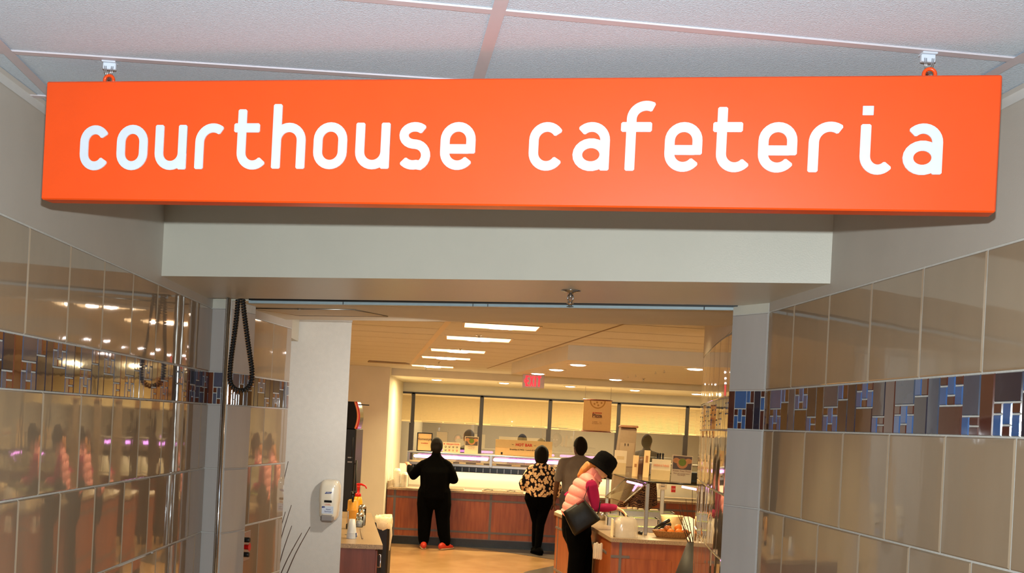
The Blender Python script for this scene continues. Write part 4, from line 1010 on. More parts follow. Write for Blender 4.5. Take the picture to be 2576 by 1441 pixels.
    if hairm:
        kk = k; k = k * 1.13
        q = lambda x, y, z: hc + R @ V(x * k, y * k, z * k); rt = R @ V(1, 0, 0)
        ell = lambda z, cz, rz: math.sqrt(max(.06, 1 - ((z - cz) / rz) ** 2))
        if hair == 'short': c_ = [{'p': [(q(0, -.044 if z < .02 else -.018, z), .086 * k * ell(z, .02, .115), (.066 if z < .02 else .098) * k * ell(z, .02, .115)) for z in (-.075, -.05, -.02, .0, .03, .06, .085, .105, .118, .127)], 'ref': rt, 'cap': .3}]
        elif hair == 'bob': c_ = [{'p': [(q(0, -.035 if z < .0 else -.018, z), a_ * k, b_ * k) for z, a_, b_ in ((-.125, .070, .055), (-.10, .088, .07), (-.06, .098, .082), (-.01, .103, .09), (.03, .103, .106), (.07, .090, .094), (.10, .068, .074), (.118, .045, .05), (.126, .025, .03))], 'ref': rt, 'cap': .3}]
        else: c_ = [{'p': [(q(0, -.06, -.34), .05 * k, .03 * k), (q(0, -.06, -.2), .085 * k, .045 * k), (q(0, -.04, -.05), .092 * k, .07 * k), (q(0, -.022, .03), .092 * k, .1 * k), (q(0, -.015, .08), .074 * k, .084 * k), (q(0, -.012, .112), .04 * k, .05 * k)], 'ref': rt, 'cap': .3}]
        blob('hair', c_, hairm, e, .008); k = kk
    face_parts(e, hc, R, k * 1.08, skinm)
    return e, hc, R, k

# man in black, back towards us
p = atz(1088, 1377, 0)
person((p.x, 15.72, 0), 'person in black jacket and trousers with red shoes, standing at the serving counter', 0.05, 1.68,
       dict(shz=1.315, sw=.185, hz=1.585, eL=(-.345, .08, 1.13), hL=(-.43, .30, 1.26), eR=(.285, .02, 1.09), hR=(.18, .30, 1.12), kL=(-.13, .02, .48), kR=(.15, .02, .48), fL=(-.13, 0, 0), fR=(.21, 0, 0), leg=1.12),
       M['sk_m'], M['c_black'], M['c_black'], M['shoe_r'], M['sole'], M['hair_b'], 'short', wide=1.32, hem=.80, belly=.02, shoe_ang=(.1, -.7))
# woman in the spotted blouse
p = atz(1350, 1393, 0)
person((p.x, p.y - .02, 0), 'person in a black blouse with cream spots and black trousers, by the counter', 0.0, 1.64,
       dict(shz=1.34, sw=.17, hz=1.59, eL=(-.27, .0, 1.11), hL=(-.20, .18, 1.00), eR=(.275, -.02, 1.08), hR=(.24, .02, .86), kL=(-.03, .06, .50), kR=(.035, -.02, .48), fL=(-.03, .1, .0), fR=(.01, -.08, .0), collar=False, leg=.74, lean=.05),
       M['sk_d'], M['c_spots'], M['c_black'], M['c_black'], M['c_black'], M['hair_b'], 'bob', wide=1.26, sleeve='flare', top_name='blouse', hem=.90, shoe_ang=(.1, .5))
# man in the grey shirt
p = at(1451, 1300, 15.0)
person((p.x, 15.0, 0), 'person in a grey short sleeved shirt, partly hidden by the pink vest', .18, 1.79,
       dict(shz=1.38, eL=(-.31, -.02, 1.10), hL=(-.31, .08, .86), eR=(.28, .0, 1.12), hR=(.26, .2, 1.0), kL=(-.11, .02, .48), kR=(.11, .02, .48), fL=(-.12, 0, 0), fR=(.12, .0, 0), collar=False),
       M['sk_d'], M['c_grey'], M['c_dgrey'], M['c_black'], M['c_black'], M['hair_b'], 'short', wide=1.36, sleeve='short', top_name='shirt', hem=.86, headrot=(0, 0, .25))
# staff woman behind the salad bar
p = at(1615, 1200, 13.2)
person((p.x, 13.25, 0), 'person with long brown hair in a dark scroll patterned top, behind the salad bar glass', .5, 1.60,
       dict(eL=(-.25, .04, 1.10), hL=(-.2, .25, 1.0), eR=(.25, .04, 1.10), hR=(.2, .25, 1.0), kL=(-.1, .02, .48), kR=(.1, .02, .48), fL=(-.1, 0, 0), fR=(.1, 0, 0), collar=False),
       M['sk_m'], M['c_scroll'], M['c_dgrey'], hairm=mat('brown_hair', srgb(96, 60, 34), .5, noise=.3, nscale=50, stretch=(1, 1, .1)), hair='long', top_name='top')
# people beyond the glass
std = dict(eL=(-.27, .02, 1.12), hL=(-.22, .22, 1.02), eR=(.27, .02, 1.12), hR=(.22, .22, 1.02), kL=(-.1, .02, .48), kR=(.1, .02, .48), fL=(-.1, 0, 0), fR=(.1, 0, 0))
for (u, Y, hh, rz, tm, hm, lab) in ((1180, 20.6, 1.78, 1.0, 'c_dgrey', 'hair_b', 'person with dark hair seen through the window left of the HOT BAR card'), (1314, 21.2, 1.74, .6, 'c_dgrey', 'hair_b', 'person with cropped hair seen through the window above the HOT BAR card, left of two'),
                                (1362, 20.2, 1.68, .2, 'c_red', 'hair_b', 'person in dusty red seen through the window above the HOT BAR card'), (1628, 20.2, 1.86, -.5, 'c_dgrey', 'hair_b', 'person in grey seen through the window right of the tall beige box')):
    p = at(u, 1100, Y)
    person((p.x, Y, 0), lab, rz, hh, std, M['sk_m'], M[tm], M['c_dgrey'], hairm=M[hm], hair='short', voxel=.014, hands=True)

# ---------------------------------------------------------------- woman in the pink vest (profile, facing right)
YP = 10.45
M['pink'] = mat('pink_quilt', srgb(250, 158, 150), .55, noise=.06, nscale=8, bump=.25, bscale=30)
M['hairblond'] = mat('ginger_hair', srgb(206, 128, 54), .5, noise=.35, nscale=60, stretch=(1, 1, .15))
M['hat'] = mat('black_felt', srgb(7, 6, 7), .95, spec=.1, noise=.2, bump=.4, bscale=60)
r0 = at(1462, 1441, YP); pr = empty('person', (r0.x, YP, 0), 'person in pink quilted vest, magenta sleeves and black hat at the salad bar', 'person')
def L(u, v, dy=0):    # local coordinates of this figure
    q = at(u, v, YP + dy); return V(q.x - r0.x, dy, q.z)
Yx = V(0, 1, 0)
hcp = L(1512, 1176); Rh = Matrix.Rotation(-PI / 2 + .15, 3, 'Z') @ Matrix.Rotation(-.72, 3, 'X')
# skin body
neck = L(1488, 1200)
ch = head_chains(hcp, Rh, .98)
ch.append({'p': [(L(1474, 1222), .06), (neck, .052), (hcp + Rh @ V(0, -.02, -.05), .052)]})
tors = [(L(1452, 1310), .12, .15), (L(1452, 1275), .115, .14), (L(1464, 1240), .11, .155), (L(1474, 1214), .09, .14)]
ch.append({'p': tors, 'ref': V(1, 0, 0)})
for dy, sh_, el, wr, dh in ((-.17, L(1488, 1222, -.17), L(1500, 1277, -.20), L(1549, 1276, -.12), V(.75, .05, -.35)), (.17, L(1478, 1222, .17), L(1430, 1244, .14), L(1478, 1262, .22), V(.9, .1, -.3))):
    ch.append({'p': [(sh_, .048), (sh_.lerp(el, .5), .044), (el, .040), (el.lerp(wr, .5), .035), (wr, .024)]})
    ch += hand_chains(wr, dh, V(-.25, .1, -1), .98, .75, 1 if dy < 0 else -1)
hip = L(1450, 1318); kneeL, kneeR = L(1452, 1392, -.09), L(1470, 1388, .10)
footL, footR = V(-.10, -.10, 0), V(.06, .12, 0)
for dy, kn, ft in ((-.09, kneeL, footL), (.09, kneeR, footR)):
    ch.append({'p': [(hip + V(0, dy, 0), .09), ((hip + V(0, dy, 0)).lerp(kn, .5), .075), (kn, .056), (kn.lerp(ft, .4), .05), (ft + V(0, 0, .07), .036)]})
blob('body', ch, M['sk_l'], pr, .007)
# magenta shirt
ch = [{'p': [(a, b * 1.06, c * 1.03) for a, b, c in tors], 'ref': V(1, 0, 0)}]
for sh_, el, wr in ((L(1488, 1222, -.18), L(1500, 1277, -.20), L(1549, 1276, -.12)), (L(1478, 1222, .18), L(1430, 1244, .14), L(1478, 1262, .22))):
    ch.append({'p': [(sh_, .062), (sh_.lerp(el, .5), .056), (el, .051), (el.lerp(wr, .5), .045), (el.lerp(wr, .95), .032)]})
blob('shirt', ch, M['c_magenta'], pr, .008)
# quilted vest with horizontal tubes
prof = [(1424, 1309, .118, .175), (1432, 1300, .135, .19), (1440, 1282, .140, .19), (1447, 1262, .136, .185), (1455, 1242, .136, .185), (1464, 1224, .128, .18), (1473, 1207, .105, .155), (1481, 1196, .08, .10)]
pts = []
NQ = 6
base = [(L(u + 10, v), a, b) for u, v, a, b in prof]
cum = [0]
for i in range(1, len(base)): cum.append(cum[-1] + (base[i][0] - base[i - 1][0]).length)
for i in range(61):
    s_ = cum[-1] * i / 60; j = 0
    while j < len(cum) - 2 and s_ > cum[j + 1]: j += 1
    t = (s_ - cum[j]) / (cum[j + 1] - cum[j]); c = base[j][0].lerp(base[j + 1][0], t)
    q = abs(math.sin(PI * NQ * i / 60)) ** .45 * .014 - .006
    pts.append((c, lerp(base[j][1], base[j + 1][1], t) + q, lerp(base[j][2], base[j + 1][2], t) + q))
mb = MB(); mb.tube([a for a, b, c in pts], [(b, c) for a, b, c in pts], ref=V(1, 0, .25), seg=28, caps=True)
mb.build('vest', M['pink'], pr)
mb = MB()
col = [(L(1483, 1200), .088, .10), (L(1488, 1192), .080, .088), (L(1494, 1183), .078, .082), (L(1497, 1180), .070, .074)]
mb.tube([a for a, b, c in col], [(b, c) for a, b, c in col], ref=V(1, 0, .25), seg=24); mb.tube([L(1497, 1196, -.09), L(1508, 1204, -.06), L(1513, 1210, -.02)], [(.035, .01), (.03, .01), (.012, .006)], ref=V(0, 0, 1), seg=10, round_caps=True)
mb.build('vest_collar', M['pink'], pr)
# trousers
ch = [{'p': [(L(1443, 1300), .125, .16), (L(1450, 1322), .15, .175), (L(1452, 1345), .145, .16)], 'ref': V(1, 0, 0)}]
for dy, kn, ft in ((-.08, kneeL, footL), (.08, kneeR, footR)):
    ch.append({'p': [(hip + V(.0, dy, -.02), .125, .105), ((hip + V(0, dy, 0)).lerp(kn, .5), .112), (kn, .085), (kn.lerp(ft, .4), .075), (ft + V(0, 0, .09), .055)]})
blob('trousers', ch, M['c_black'], pr, .009)
shoe(pr, V(footL.x, footL.y, 0), -PI / 2, M['c_black'], M['c_black']); shoe(pr, V(footR.x, footR.y, 0), -PI / 2, M['c_black'], M['c_black'])
# hair falling behind the hat
blob('hair', [{'p': [(L(1496, 1168), .05, .07), (L(1481, 1173), .055, .075), (L(1468, 1184), .042, .07), (L(1457, 1196), .022, .055)], 'ref': V(0, 0, 1)}], M['hairblond'], pr, .008)
face_parts(pr, hcp, Rh, .98, M['sk_l'])
# bucket hat: crown and floppy brim, tipped forward with the head
ht = MB(); up = (Rh @ V(0, -.10, 1)).normalized(); c0 = hcp + up * .015
hb = [(c0 + up * -.045, .138, .145), (c0 + up * -.035, .130, .136), (c0 + up * -.005, .114, .122), (c0 + up * .03, .108, .117), (c0 + up * .085, .107, .116), (c0 + up * .122, .094, .102), (c0 + up * .143, .062, .068), (c0 + up * .150, .02, .02), (c0 + up * .151, .002, .002)]
ht.tube([a for a, b, c in hb], [(b, c) for a, b, c in hb], ref=Rh @ V(1, 0, 0), seg=26, caps=False)
h_o = ht.build('hat', M['hat'], pr); so_ = h_o.modifiers.new('felt', 'SOLIDIFY'); so_.thickness = .006
# bag on her shoulder
M['leather'] = mat('black_leather', srgb(10, 9, 10), .42, spec=.3, noise=.2, bump=.08, bscale=40); M['gold'] = mat('gold_metal', srgb(220, 180, 120), .25, metal=1)
bc = L(1460, 1298, -.27) + V(r0.x, YP, 0)
bag = empty('handbag', tuple(bc), 'large black leather shoulder bag hanging at the side of the person in the pink vest', 'bag'); bag.rotation_euler = (0, .62 * -1, 0)
mb = MB()
sec = [(-.13, .055, .185), (-.10, .062, .19), (0, .055, .175), (.10, .035, .155), (.125, .012, .15)]
def rrect(z, hy, hx_):
    out = []
    for k in range(20):
        t = 2 * PI * k / 20; cx_, sx_ = math.cos(t), math.sin(t); f_ = 1 / max(abs(cx_), abs(sx_)) ** .75
        out.append(V(hx_ * cx_ * f_ * .8 + 0, hy * sx_ * f_ * .9, z))
    return out
rings = [rrect(*s_) for s_ in sec]; vs = [q for r_ in rings for q in r_]; fs = []
for i in range(len(rings) - 1):
    for k in range(20): k2 = (k + 1) % 20; fs.append((i * 20 + k, i * 20 + k2, (i + 1) * 20 + k2, (i + 1) * 20 + k))
fs.append(tuple(range(20))[::-1]); fs.append(tuple(80 + k for k in range(20)))
mb.raw(vs, fs, 0, True); mb.build('pouch', M['leather'], bag)
mb = MB(); mb.box(.03, .115, -.028, .028, .10, .128, bev=.008); mb.build('red_lining', mat('red_lining', srgb(110, 14, 16), .6), bag)
Rb = Matrix.Rotation(.62, 3, 'Y')
def bl(u, v, dy): return Rb @ (L(u, v, dy) + V(r0.x, YP, 0) - bc)
mb = MB(); sp_ = catmull([bl(1467, 1258, -.24), bl(1476, 1235, -.235), bl(1484, 1213, -.20), bl(1490, 1206, -.16), bl(1494, 1212, -.05)], 5)
mb.tube(sp_, [(.011, .003)] * len(sp_), ref=V(0, 1, 0), seg=8); mb.build('strap', M['leather'], bag)
mb = MB(); sp_ = catmull([bl(1498, 1300, -.26), bl(1506, 1285, -.27), bl(1510, 1262, -.26), bl(1512, 1262, -.2)], 5)
mb.tube(sp_, .006, seg=8); mb.build('strap', M['leather'], bag)
mb = MB(); mb.tube([bl(1489, 1282, -.295) + V(.014 * math.cos(t), 0, .014 * math.sin(t)) for t in [2 * PI * i / 14 for i in range(15)]], .003, seg=6, caps=False); mb.build('ring', M['gold'], bag)

# ================================================================ salad bar island
ZI = .93
PA, PB, PC, PD = [atz(u, v, ZI) for u, v in [(1394, 1287), (1492, 1326), (1537, 1353), (1731, 1363)]]
top = [(PA.x, PA.y), (PB.x, PB.y), (PC.x, PC.y), (PD.x + .02, PD.y), (2.15, 9.9), (2.15, 12.45), (PA.x + .05, 12.45)]
isl = empty('salad_bar', (1.3, 11, 0), 'cherry wood salad bar island with grey strips, where the person in the pink vest stands', 'counter')
def inset(poly, d_):
    c = Vector((sum(p[0] for p in poly) / len(poly), sum(p[1] for p in poly) / len(poly)))
    return [tuple(Vector(p) + (c - Vector(p)).normalized() * d_) for p in poly]
it = inset(top, .05); 
mb = MB(); mb.prism(it, .10, ZI - .035); rel(mb.build('body', M['wood']), isl)
mb = MB(); mb.prism(inset(top, .12), 0, .10); rel(mb.build('toe_kick', M['toe']), isl)
def face_frame(i):
    a_, b_ = Vector(it[i]), Vector(it[i + 1]); d_ = (b_ - a_); l_ = d_.length; d_ /= l_; n_ = Vector((d_.y, -d_.x)); return a_, d_, n_, l_
def on_face(name, i, s0, s1, z0, z1, out, m, parent=None, bev=0):
    a_, d_, n_, l_ = face_frame(i); Mx = Matrix(((d_.x, -n_.x, 0, a_.x), (d_.y, -n_.y, 0, a_.y), (0, 0, 1, 0), (0, 0, 0, 1)))
    mb = MB(); mb.box(s0, s1, -out, .0, z0, z1, M=Mx, bev=bev); o = mb.build(name, m)
    rel(o, isl)
    if parent is not None: o.parent = parent
    return o
l2 = face_frame(2)[3]
def strips(i, xs_, zs_):
    a_, d_, n_, l_ = face_frame(i); Mx = Matrix(((d_.x, -n_.x, 0, a_.x), (d_.y, -n_.y, 0, a_.y), (0, 0, 1, 0), (0, 0, 0, 1))); mb = MB()
    for x in xs_: mb.box(x - .012, x + .012, -.004, 0, .1, ZI - .035, M=Mx)
    for (x0, x1, z) in zs_: mb.box(x0, x1, -.005, 0, z - .012, z + .012, M=Mx)
    rel(mb.build('inlay_strips', M['strip']), isl)
strips(2, [.085], [(0, .17, .76)]); strips(0, [.12], [(0, 1.6, .76), (0, 1.6, .28)]); strips(1, [], [(0, .7, .76)])
dr = on_face('door', 2, .135, .55, .12, .745, .012, M['wood'], bev=.003)
hn = on_face('handle', 2, .498, .509, .50, .62, .035, mat('pull_glint', srgb(236, 224, 200), .35, metal=.3), parent=dr)  # chrome pull's bright reflection painted in as a pale colour
gr = on_face('grille', 2, .175, .48, .50, .575, .017, M['beige'], parent=dr)
a_, d_, n_, l_ = face_frame(2); Mx = Matrix(((d_.x, -n_.x, 0, a_.x), (d_.y, -n_.y, 0, a_.y), (0, 0, 1, 0), (0, 0, 0, 1)))
mb = MB()
for i in range(9): mb.box(.185 + i * .032, .185 + i * .032 + .022, -.0185, -.016, .50, .567, M=Mx)
o = rel(mb.build('grille_slot', M['blackg']), isl); o.parent = dr
tp = MB(); tp.prism(top, ZI - .035, ZI); tag(tp.build('countertop', M['stone']), 'beige speckled worktop on the salad bar island', 'worktop')
# guard posts, glass top, slanted glass
sg_ = empty('sneeze_guard', (1.2, 10.2, ZI), 'steel and glass guard over the salad bar, with cards standing on its glass shelf', 'sneeze guard')
YG = 9.95
ZG = at(1628, 1213, YG).z
def post(u, Y, w=.035):
    p = at(u, 1230, Y); mb = MB(); mb.box(p.x - w / 2, p.x + w / 2, Y - .015, Y + .015, ZI, ZG - .01, bev=.003); rel(mb.build('post', M['steel']), sg_); return p
P1 = post(1629, YG); P2 = post(1667, 10.9, .04); P3 = post(1528, 11.6, .035)
sh_pts = [at(1545, 1190, 11.3), at(1580, 1204, 10.5), at(1625, 1213, YG), at(1700, 1217, 9.85), at(1790, 1221, 9.8)]
front = [(q.x, q.y) for q in sh_pts]
mb = MB(); mb.prism(front + [(2.1, 9.9), (2.1, 11.5), (1.35, 11.9)], ZG, ZG + .01); rel(mb.build('glass_shelf', M['clear']), sg_)
mb = MB(); mb.tube([V(x, y_, ZG + .005) for x, y_ in front], .008, seg=8); rel(mb.build('shelf_edge', M['blackg']), sg_)
tA, tB = V(P1.x - .01, YG - .01, ZG - .01), at(1575, 1203, 10.75); bA, bB = at(1570, 1263, 9.75), at(1522, 1250, 10.6)
tB.z = ZG - .01
mb = MB(); n_ = V(0, 0, .006); mb.raw([tA, tB, bB, bA, tA + n_, tB + n_, bB + n_, bA + n_], [(0, 1, 2, 3), (4, 5, 6, 7), (0, 1, 5, 4), (1, 2, 6, 5), (2, 3, 7, 6), (3, 0, 4, 7)]); rel(mb.build('slanted_glass', M['clear']), sg_)
mb = MB(); mb.tube([tA, bA], [(.02, .006)] * 2, ref=V(1, 0, 1), seg=8); rel(mb.build('edge_bar', M['steel']), sg_)
mb = MB(); mb.tube([tB, bB], .005, seg=6); rel(mb.build('edge_bar', M['steel']), sg_)
mb = MB(); mb.tube([at(1578, 1211, 10.3), at(1615, 1220, 10.1)], .010, seg=10); rel(mb.build('lamp_tube', M['glow']), sg_)
mb = MB(); mb.tube([at(1716, 1224, 10.4), at(1752, 1231, 10.3)], .010, seg=10); rel(mb.build('lamp_tube', M['glow']), sg_)
light('salad_glow', 'AREA', (1.45, 10.4, ZG - .05), 9, WARM, .12, shape='DISK')

def shelf_card(u0, u1, v0, v1, Y, m, lab, name='menu_card', tilt=.03):
    e, w_, h_ = card(name, u0, u1, v0, v1, Y, m, lab, 'card', tilt=tilt)
    z = ZG + .010; h2 = h_ + (e.location.z - z); e.location.z = z
    return e, w_, h_
e, w_, h_ = shelf_card(1542, 1573, 1130, 1190, 11.25, M['paper'], 'blank looking cream card at the left end of the glass shelf, above the black hat'); mb = MB(); mb.box(-w_ * .3, w_ * .3, -.0045, -.003, h_ * .62, h_ * .76); mb.build('faded_print', M['beige'], e); mb = MB(); mb.box(-w_ / 2, w_ / 2, -.0045, -.003, 0, h_ * .48); mb.build('tan_band', M['beige'], e)
e, w_, h_ = shelf_card(1590, 1604, 1131, 1184, 10.9, M['tanpaper'], 'narrow tan upright sign on the glass shelf, left of the brown hair'); mb = MB(); mb.box(-w_ * .2, w_ * .2, -.0045, -.003, h_ * .45, h_ * .6); mb.build('faded_print', M['faint'], e)
e, w_, h_ = shelf_card(1617, 1632, 1116, 1184, 10.8, M['tanpaper'], 'taller narrow tan upright sign on the glass shelf, right of the brown hair'); mb = MB(); mb.box(-w_ * .2, w_ * .2, -.0045, -.003, h_ * .55, h_ * .8); mb.build('faded_print', M['faint'], e)
e, w_, h_ = shelf_card(1637, 1685, 1144, 1196, 10.35, M['paper'], 'wide cream card with pale orange capitals on the glass shelf'); text('GREENS & THINGS', .030, mat('pale_orange_print', srgb(240, 150, 96), .6), e, (0, -.005, h_ * .70), sx=.62); mb = MB(); mb.box(-w_ / 2, w_ / 2, -.0045, -.003, 0, h_ * .48); mb.build('tan_band', M['beige'], e)
e, w_, h_ = shelf_card(1687, 1738, 1143, 1211, 10.05, M['paper'], 'tall card with a photo of hands holding a green fruit, on the glass shelf', 'photo_card'); fruit_photo(e, w_, h_)
text('Know Your Food', .024, M['faint'], e, (0, -.005, h_ * .42)); text('Please ask a manager about\nfood allergies', .014, M['faint'], e, (0, -.005, h_ * .30))
e, w_, h_ = card('price_card', 1659, 1680, 1211, 1224, YG - .2, M['paper'], 'tiny cream price card hanging from the front edge of the glass shelf', 'card'); 
e.location = (e.location.x, front[3][1] - .04, ZG - .052); text('Salad', .018, M['ink'], e, (0, -.005, .03))
e, w_, h_ = card('red_card', 1688, 1699, 1222, 1238, 10.3, M['red'], 'small dark red card hanging beneath the glass shelf', 'card'); text('2.50', .02, M['paper'], e, (0, -.005, h_ * .5))
# black items standing on the shelf
for (u, v, lab) in ((1655, 1141, 'left black bottle pourer behind the wide cream card'), (1661, 1141, 'middle black bottle pourer behind the wide cream card'), (1668, 1142, 'right black bottle pourer behind the wide cream card')):
    p = at(u, v, 11.4); mb = MB(); mb.lathe([(.001, -.22), (.012, -.22), (.012, -.08), (.009, -.02), (.009, .0), (.012, .01), (.012, .022), (.001, .026)], (0, 0, 0), 12); o = mb.build('bottle', M['blackg']); o.location = (p.x, p.y, ZG + .01 + .22); tag(o, lab, 'bottle')
# tall beige machine behind
pb_ = at(1570, 1180, 13.7); tb = empty('tall_beige_box', (pb_.x, 13.7, 0), 'tall beige metal equipment box with a sloping top, behind the salad bar glass', 'equipment')
mb = MB(); b0 = at(1544, 1180, 13.7).x - pb_.x; b1 = at(1594, 1180, 13.7).x - pb_.x; t0 = at(1563, 1068, 13.7).x - pb_.x; t1 = at(1602, 1080, 13.7).x - pb_.x; zt_ = at(1580, 1072, 13.7).z
mb.raw([(b0, 0, 0), (b1, 0, 0), (b1, .25, 0), (b0, .25, 0), (b0, 0, 1.2), (b1, 0, 1.2), (b1, .25, 1.2), (b0, .25, 1.2), (t0, 0, zt_ - .03), (t1, 0, zt_ - .03), (t1, .25, zt_), (t0, .25, zt_)],
       [(0, 1, 5, 4), (4, 5, 9, 8), (1, 2, 6, 5), (5, 6, 10, 9), (2, 3, 7, 6), (6, 7, 11, 10), (3, 0, 4, 7), (7, 4, 8, 11), (8, 9, 10, 11)]); mb.build('housing', mat('beige_metal', srgb(178, 156, 124), .5, noise=.06), tb)
mb = MB(); mb.box(t0 - .012, t1 + .016, -.04, .25, zt_ - .02, zt_ + .012, bev=.01); mb.build('cap', mat('tan_metal', srgb(188, 140, 104), .5, noise=.06), tb)
mb = MB(); zc = at(1575, 1125, 13.7).z; mb.raw([(b0 + .045, -.006, zc - .25), (b1 - .02, -.006, zc - .25), (b1 + .0, -.006, zc + .06), (b0 + .07, -.006, zc + .06)], [(0, 1, 2, 3)]); mb.box(-.01, 0, -.012, -.005, zc + .02, zc + .05, mi=1); mb.box(.03, .04, -.012, -.005, zc + .02, zc + .05, mi=1); mb.build('cover_plate', [mat('plate_metal', srgb(190, 168, 134), .45), M['ink']], tb)

p = at(1746, 1193, 10.1); e = empty('card_reader', (p.x, p.y, ZG + .01), 'small black box at the right end of the glass shelf, by the tiled jamb', 'card reader')
mb = MB(); mb.box(-.035, .04, -.03, .05, 0, .105, bev=.008); mb.build('case', M['black'], e); mb = MB(); mb.box(-.026, .031, -.0325, -.03, .03, .09); mb.build('screen', M['blackg'], e)
for (u, v, lab) in ((1580, 947, 'leftmost of four small hooks under the dropped soffit'), (1599, 945, 'second from left of four small hooks under the dropped soffit'), (1649, 937, 'third from left of four small hooks under the dropped soffit'), (1671, 934, 'rightmost of four small hooks under the dropped soffit')):
    p = atz(u, v - 3, 2.54); mb = MB(); mb.tube([V(0, 0, 0), V(0, 0, -.012)] + [V(.008 * math.sin(t), 0, -.020 + .008 * math.cos(t)) for t in [PI * 1.5 * i / 8 for i in range(9)]], .0022, seg=6); o = mb.build('soffit_hook', M['steel']); o.location = p; tag(o, lab, 'hook', 'hooks under the dropped soffit')
# food pans and containers on the worktop
M['lettuce'] = mat('lettuce', srgb(150, 160, 84), .6, noise=.4, nscale=40, bump=.8, bscale=40); M['carrot'] = mat('carrot', srgb(236, 140, 40), .6, noise=.3, nscale=50)
def pan(u, v, z, wx, wy, hz_, lab, food, name='food_pan', rot=0):
    p = atz(u, v, z); e = empty(name, (p.x, p.y, z), lab, 'food pan'); e.rotation_euler = (0, 0, rot)
    t = .008; mb = MB(); mb.box(-wx, wx, -wy, wy, 0, .006)
    for a0, a1, b0, b1 in ((-wx, wx, -wy, -wy + t), (-wx, wx, wy - t, wy), (-wx, -wx + t, -wy, wy), (wx - t, wx, -wy, wy)): mb.box(a0, a1, b0, b1, .006, hz_)
    mb.box(-wx - .012, wx + .012, -wy - .012, -wy + t, hz_ - .006, hz_); mb.box(-wx - .012, -wx + t, -wy, wy, hz_ - .006, hz_); mb.box(wx - t, wx + .012, -wy, wy, hz_ - .006, hz_); mb.build('pan', M['steel'], e)
    mb = MB(); n = 7
    g_ = [[V(lerp(-wx + t, wx - t, i / n), lerp(-wy + t, wy - t, j / n), hz_ - .012 + random.uniform(-.008, .012)) for j in range(n + 1)] for i in range(n + 1)]
    for i in range(n):
        for j in range(n): mb.quad([g_[i][j], g_[i + 1][j], g_[i + 1][j + 1], g_[i][j + 1]], 0, True)
    o = mb.build('food', food, e); o['kind'] = 'stuff'; return e
pan(1588, 1322, ZI, .26, .12, .09, 'steel food pan filled with pale food behind the clear container stack', M['lettuce'])
pan(1622, 1307, ZI, .30, .12, .10, 'steel food pan with greens in the second row of the salad bar', M['lettuce'])
pan(1560, 1292, ZI, .13, .11, .07, 'small steel pan with orange vegetables below the reaching hand', M['carrot'])
pan(1626, 1337, ZI, .16, .07, .05, 'low steel pan with greens right of the front post base', M['lettuce'])
M['cream_plastic'] = mat('cream_plastic', srgb(232, 208, 164), .4, noise=.04)
for i, (u, v, r, hh, lab) in enumerate(((1584, 1290, .032, .09, 'cream dressing jar in the back row, leftmost'), (1597, 1288, .026, .09, 'cream dressing jar in the back row, second from left'), (1612, 1291, .032, .08, 'cream dressing jar in the back row by the front post'), (1645, 1296, .05, .08, 'cream dressing jar in the back row right of the front post'), (1513, 1300, .045, .10, 'small steel canister beside the black bag strap'))):
    p = at(u, v, 12.2) if i < 4 else atz(u, v + 8, ZI); mb = MB(); mb.lathe([(.001, 0), (r, 0), (r, hh), (r * .85, hh + .004), (r * .85, hh - .006), (.001, hh - .006)], (0, 0, 0), 18); o = mb.build('dressing_jar', M['cream_plastic'] if i < 4 else M['steel']); o.location = (p.x, p.y, ZI); tag(o, lab, 'jar')
p = atz(1690, 1334, ZI); mb = MB(); mb.lathe([(.001, 0), (.095, 0), (.115, .13), (.118, .135), (.108, .135), (.09, .02), (.001, .02)], (0, 0, 0), 26); o = mb.build('white_tub', M['cream_plastic']); o.location = (p.x, 10.75, ZI); o.location.x = at(1690, 1310, 10.75).x; tag(o, 'round cream tub standing behind the fruit basket and black tongs', 'tub')
# clear clamshell stack
cs_ = empty('container_stack', tuple(atz(1572, 1352, ZI)), 'stack of clear plastic takeaway boxes on the near corner of the salad bar', 'containers'); cs_.location.y += .06
def frosted(name, col, fac):
    m = mat(name, col, .15, noise=.05); nt = m.node_tree; N = nt.nodes; L = nt.links
    t = N.new('ShaderNodeBsdfTransparent'); mx = N.new('ShaderNodeMixShader'); mx.inputs[0].default_value = fac
    L.new(t.outputs[0], mx.inputs[1]); L.new(N['Principled BSDF'].outputs[0], mx.inputs[2]); L.new(mx.outputs[0], N['Material Output'].inputs[0]); return m
M['clamshell'] = frosted('clear_plastic', srgb(250, 240, 226), .38)
w_ = .105
def shell(x0, sc, nm):
    mb = MB(); prof = [(0, 1, 1), (.12, 1, 1), (.165, .86, .9), (.185, .6, .7)]
    rr = []
    for z, a_, b_ in prof:
        ring = []
        for k in range(24):
            t = 2 * PI * k / 24; cx_, sx_ = math.cos(t), math.sin(t); f_ = 1 / (abs(cx_) ** 6 + abs(sx_) ** 6) ** (1 / 6)
            rib = 1 + .012 * math.cos(12 * t)
            ring.append(V(x0 + w_ * sc * a_ * cx_ * f_ * rib, .085 * b_ * sx_ * f_ * rib, z * sc))
        rr.append(ring)
    vs = [q for r_ in rr for q in r_]; fs = []
    for i in range(len(rr) - 1):
        for k in range(24): k2 = (k + 1) % 24; fs.append((i * 24 + k, i * 24 + k2, (i + 1) * 24 + k2, (i + 1) * 24 + k))
    fs.append(tuple(72 + k for k in range(24))); mb.raw(vs, fs, 0, True); return mb.build(nm, M['clamshell'], cs_)
shell(0.012, 1, 'box_lid'); shell(.0, .9, 'box_lid'); shell(.006, .8, 'box_lid')
mb = MB(); mb.box(-.118, -.110, -.085, .085, 0, .16); mb.build('divider', M['paper'], cs_)

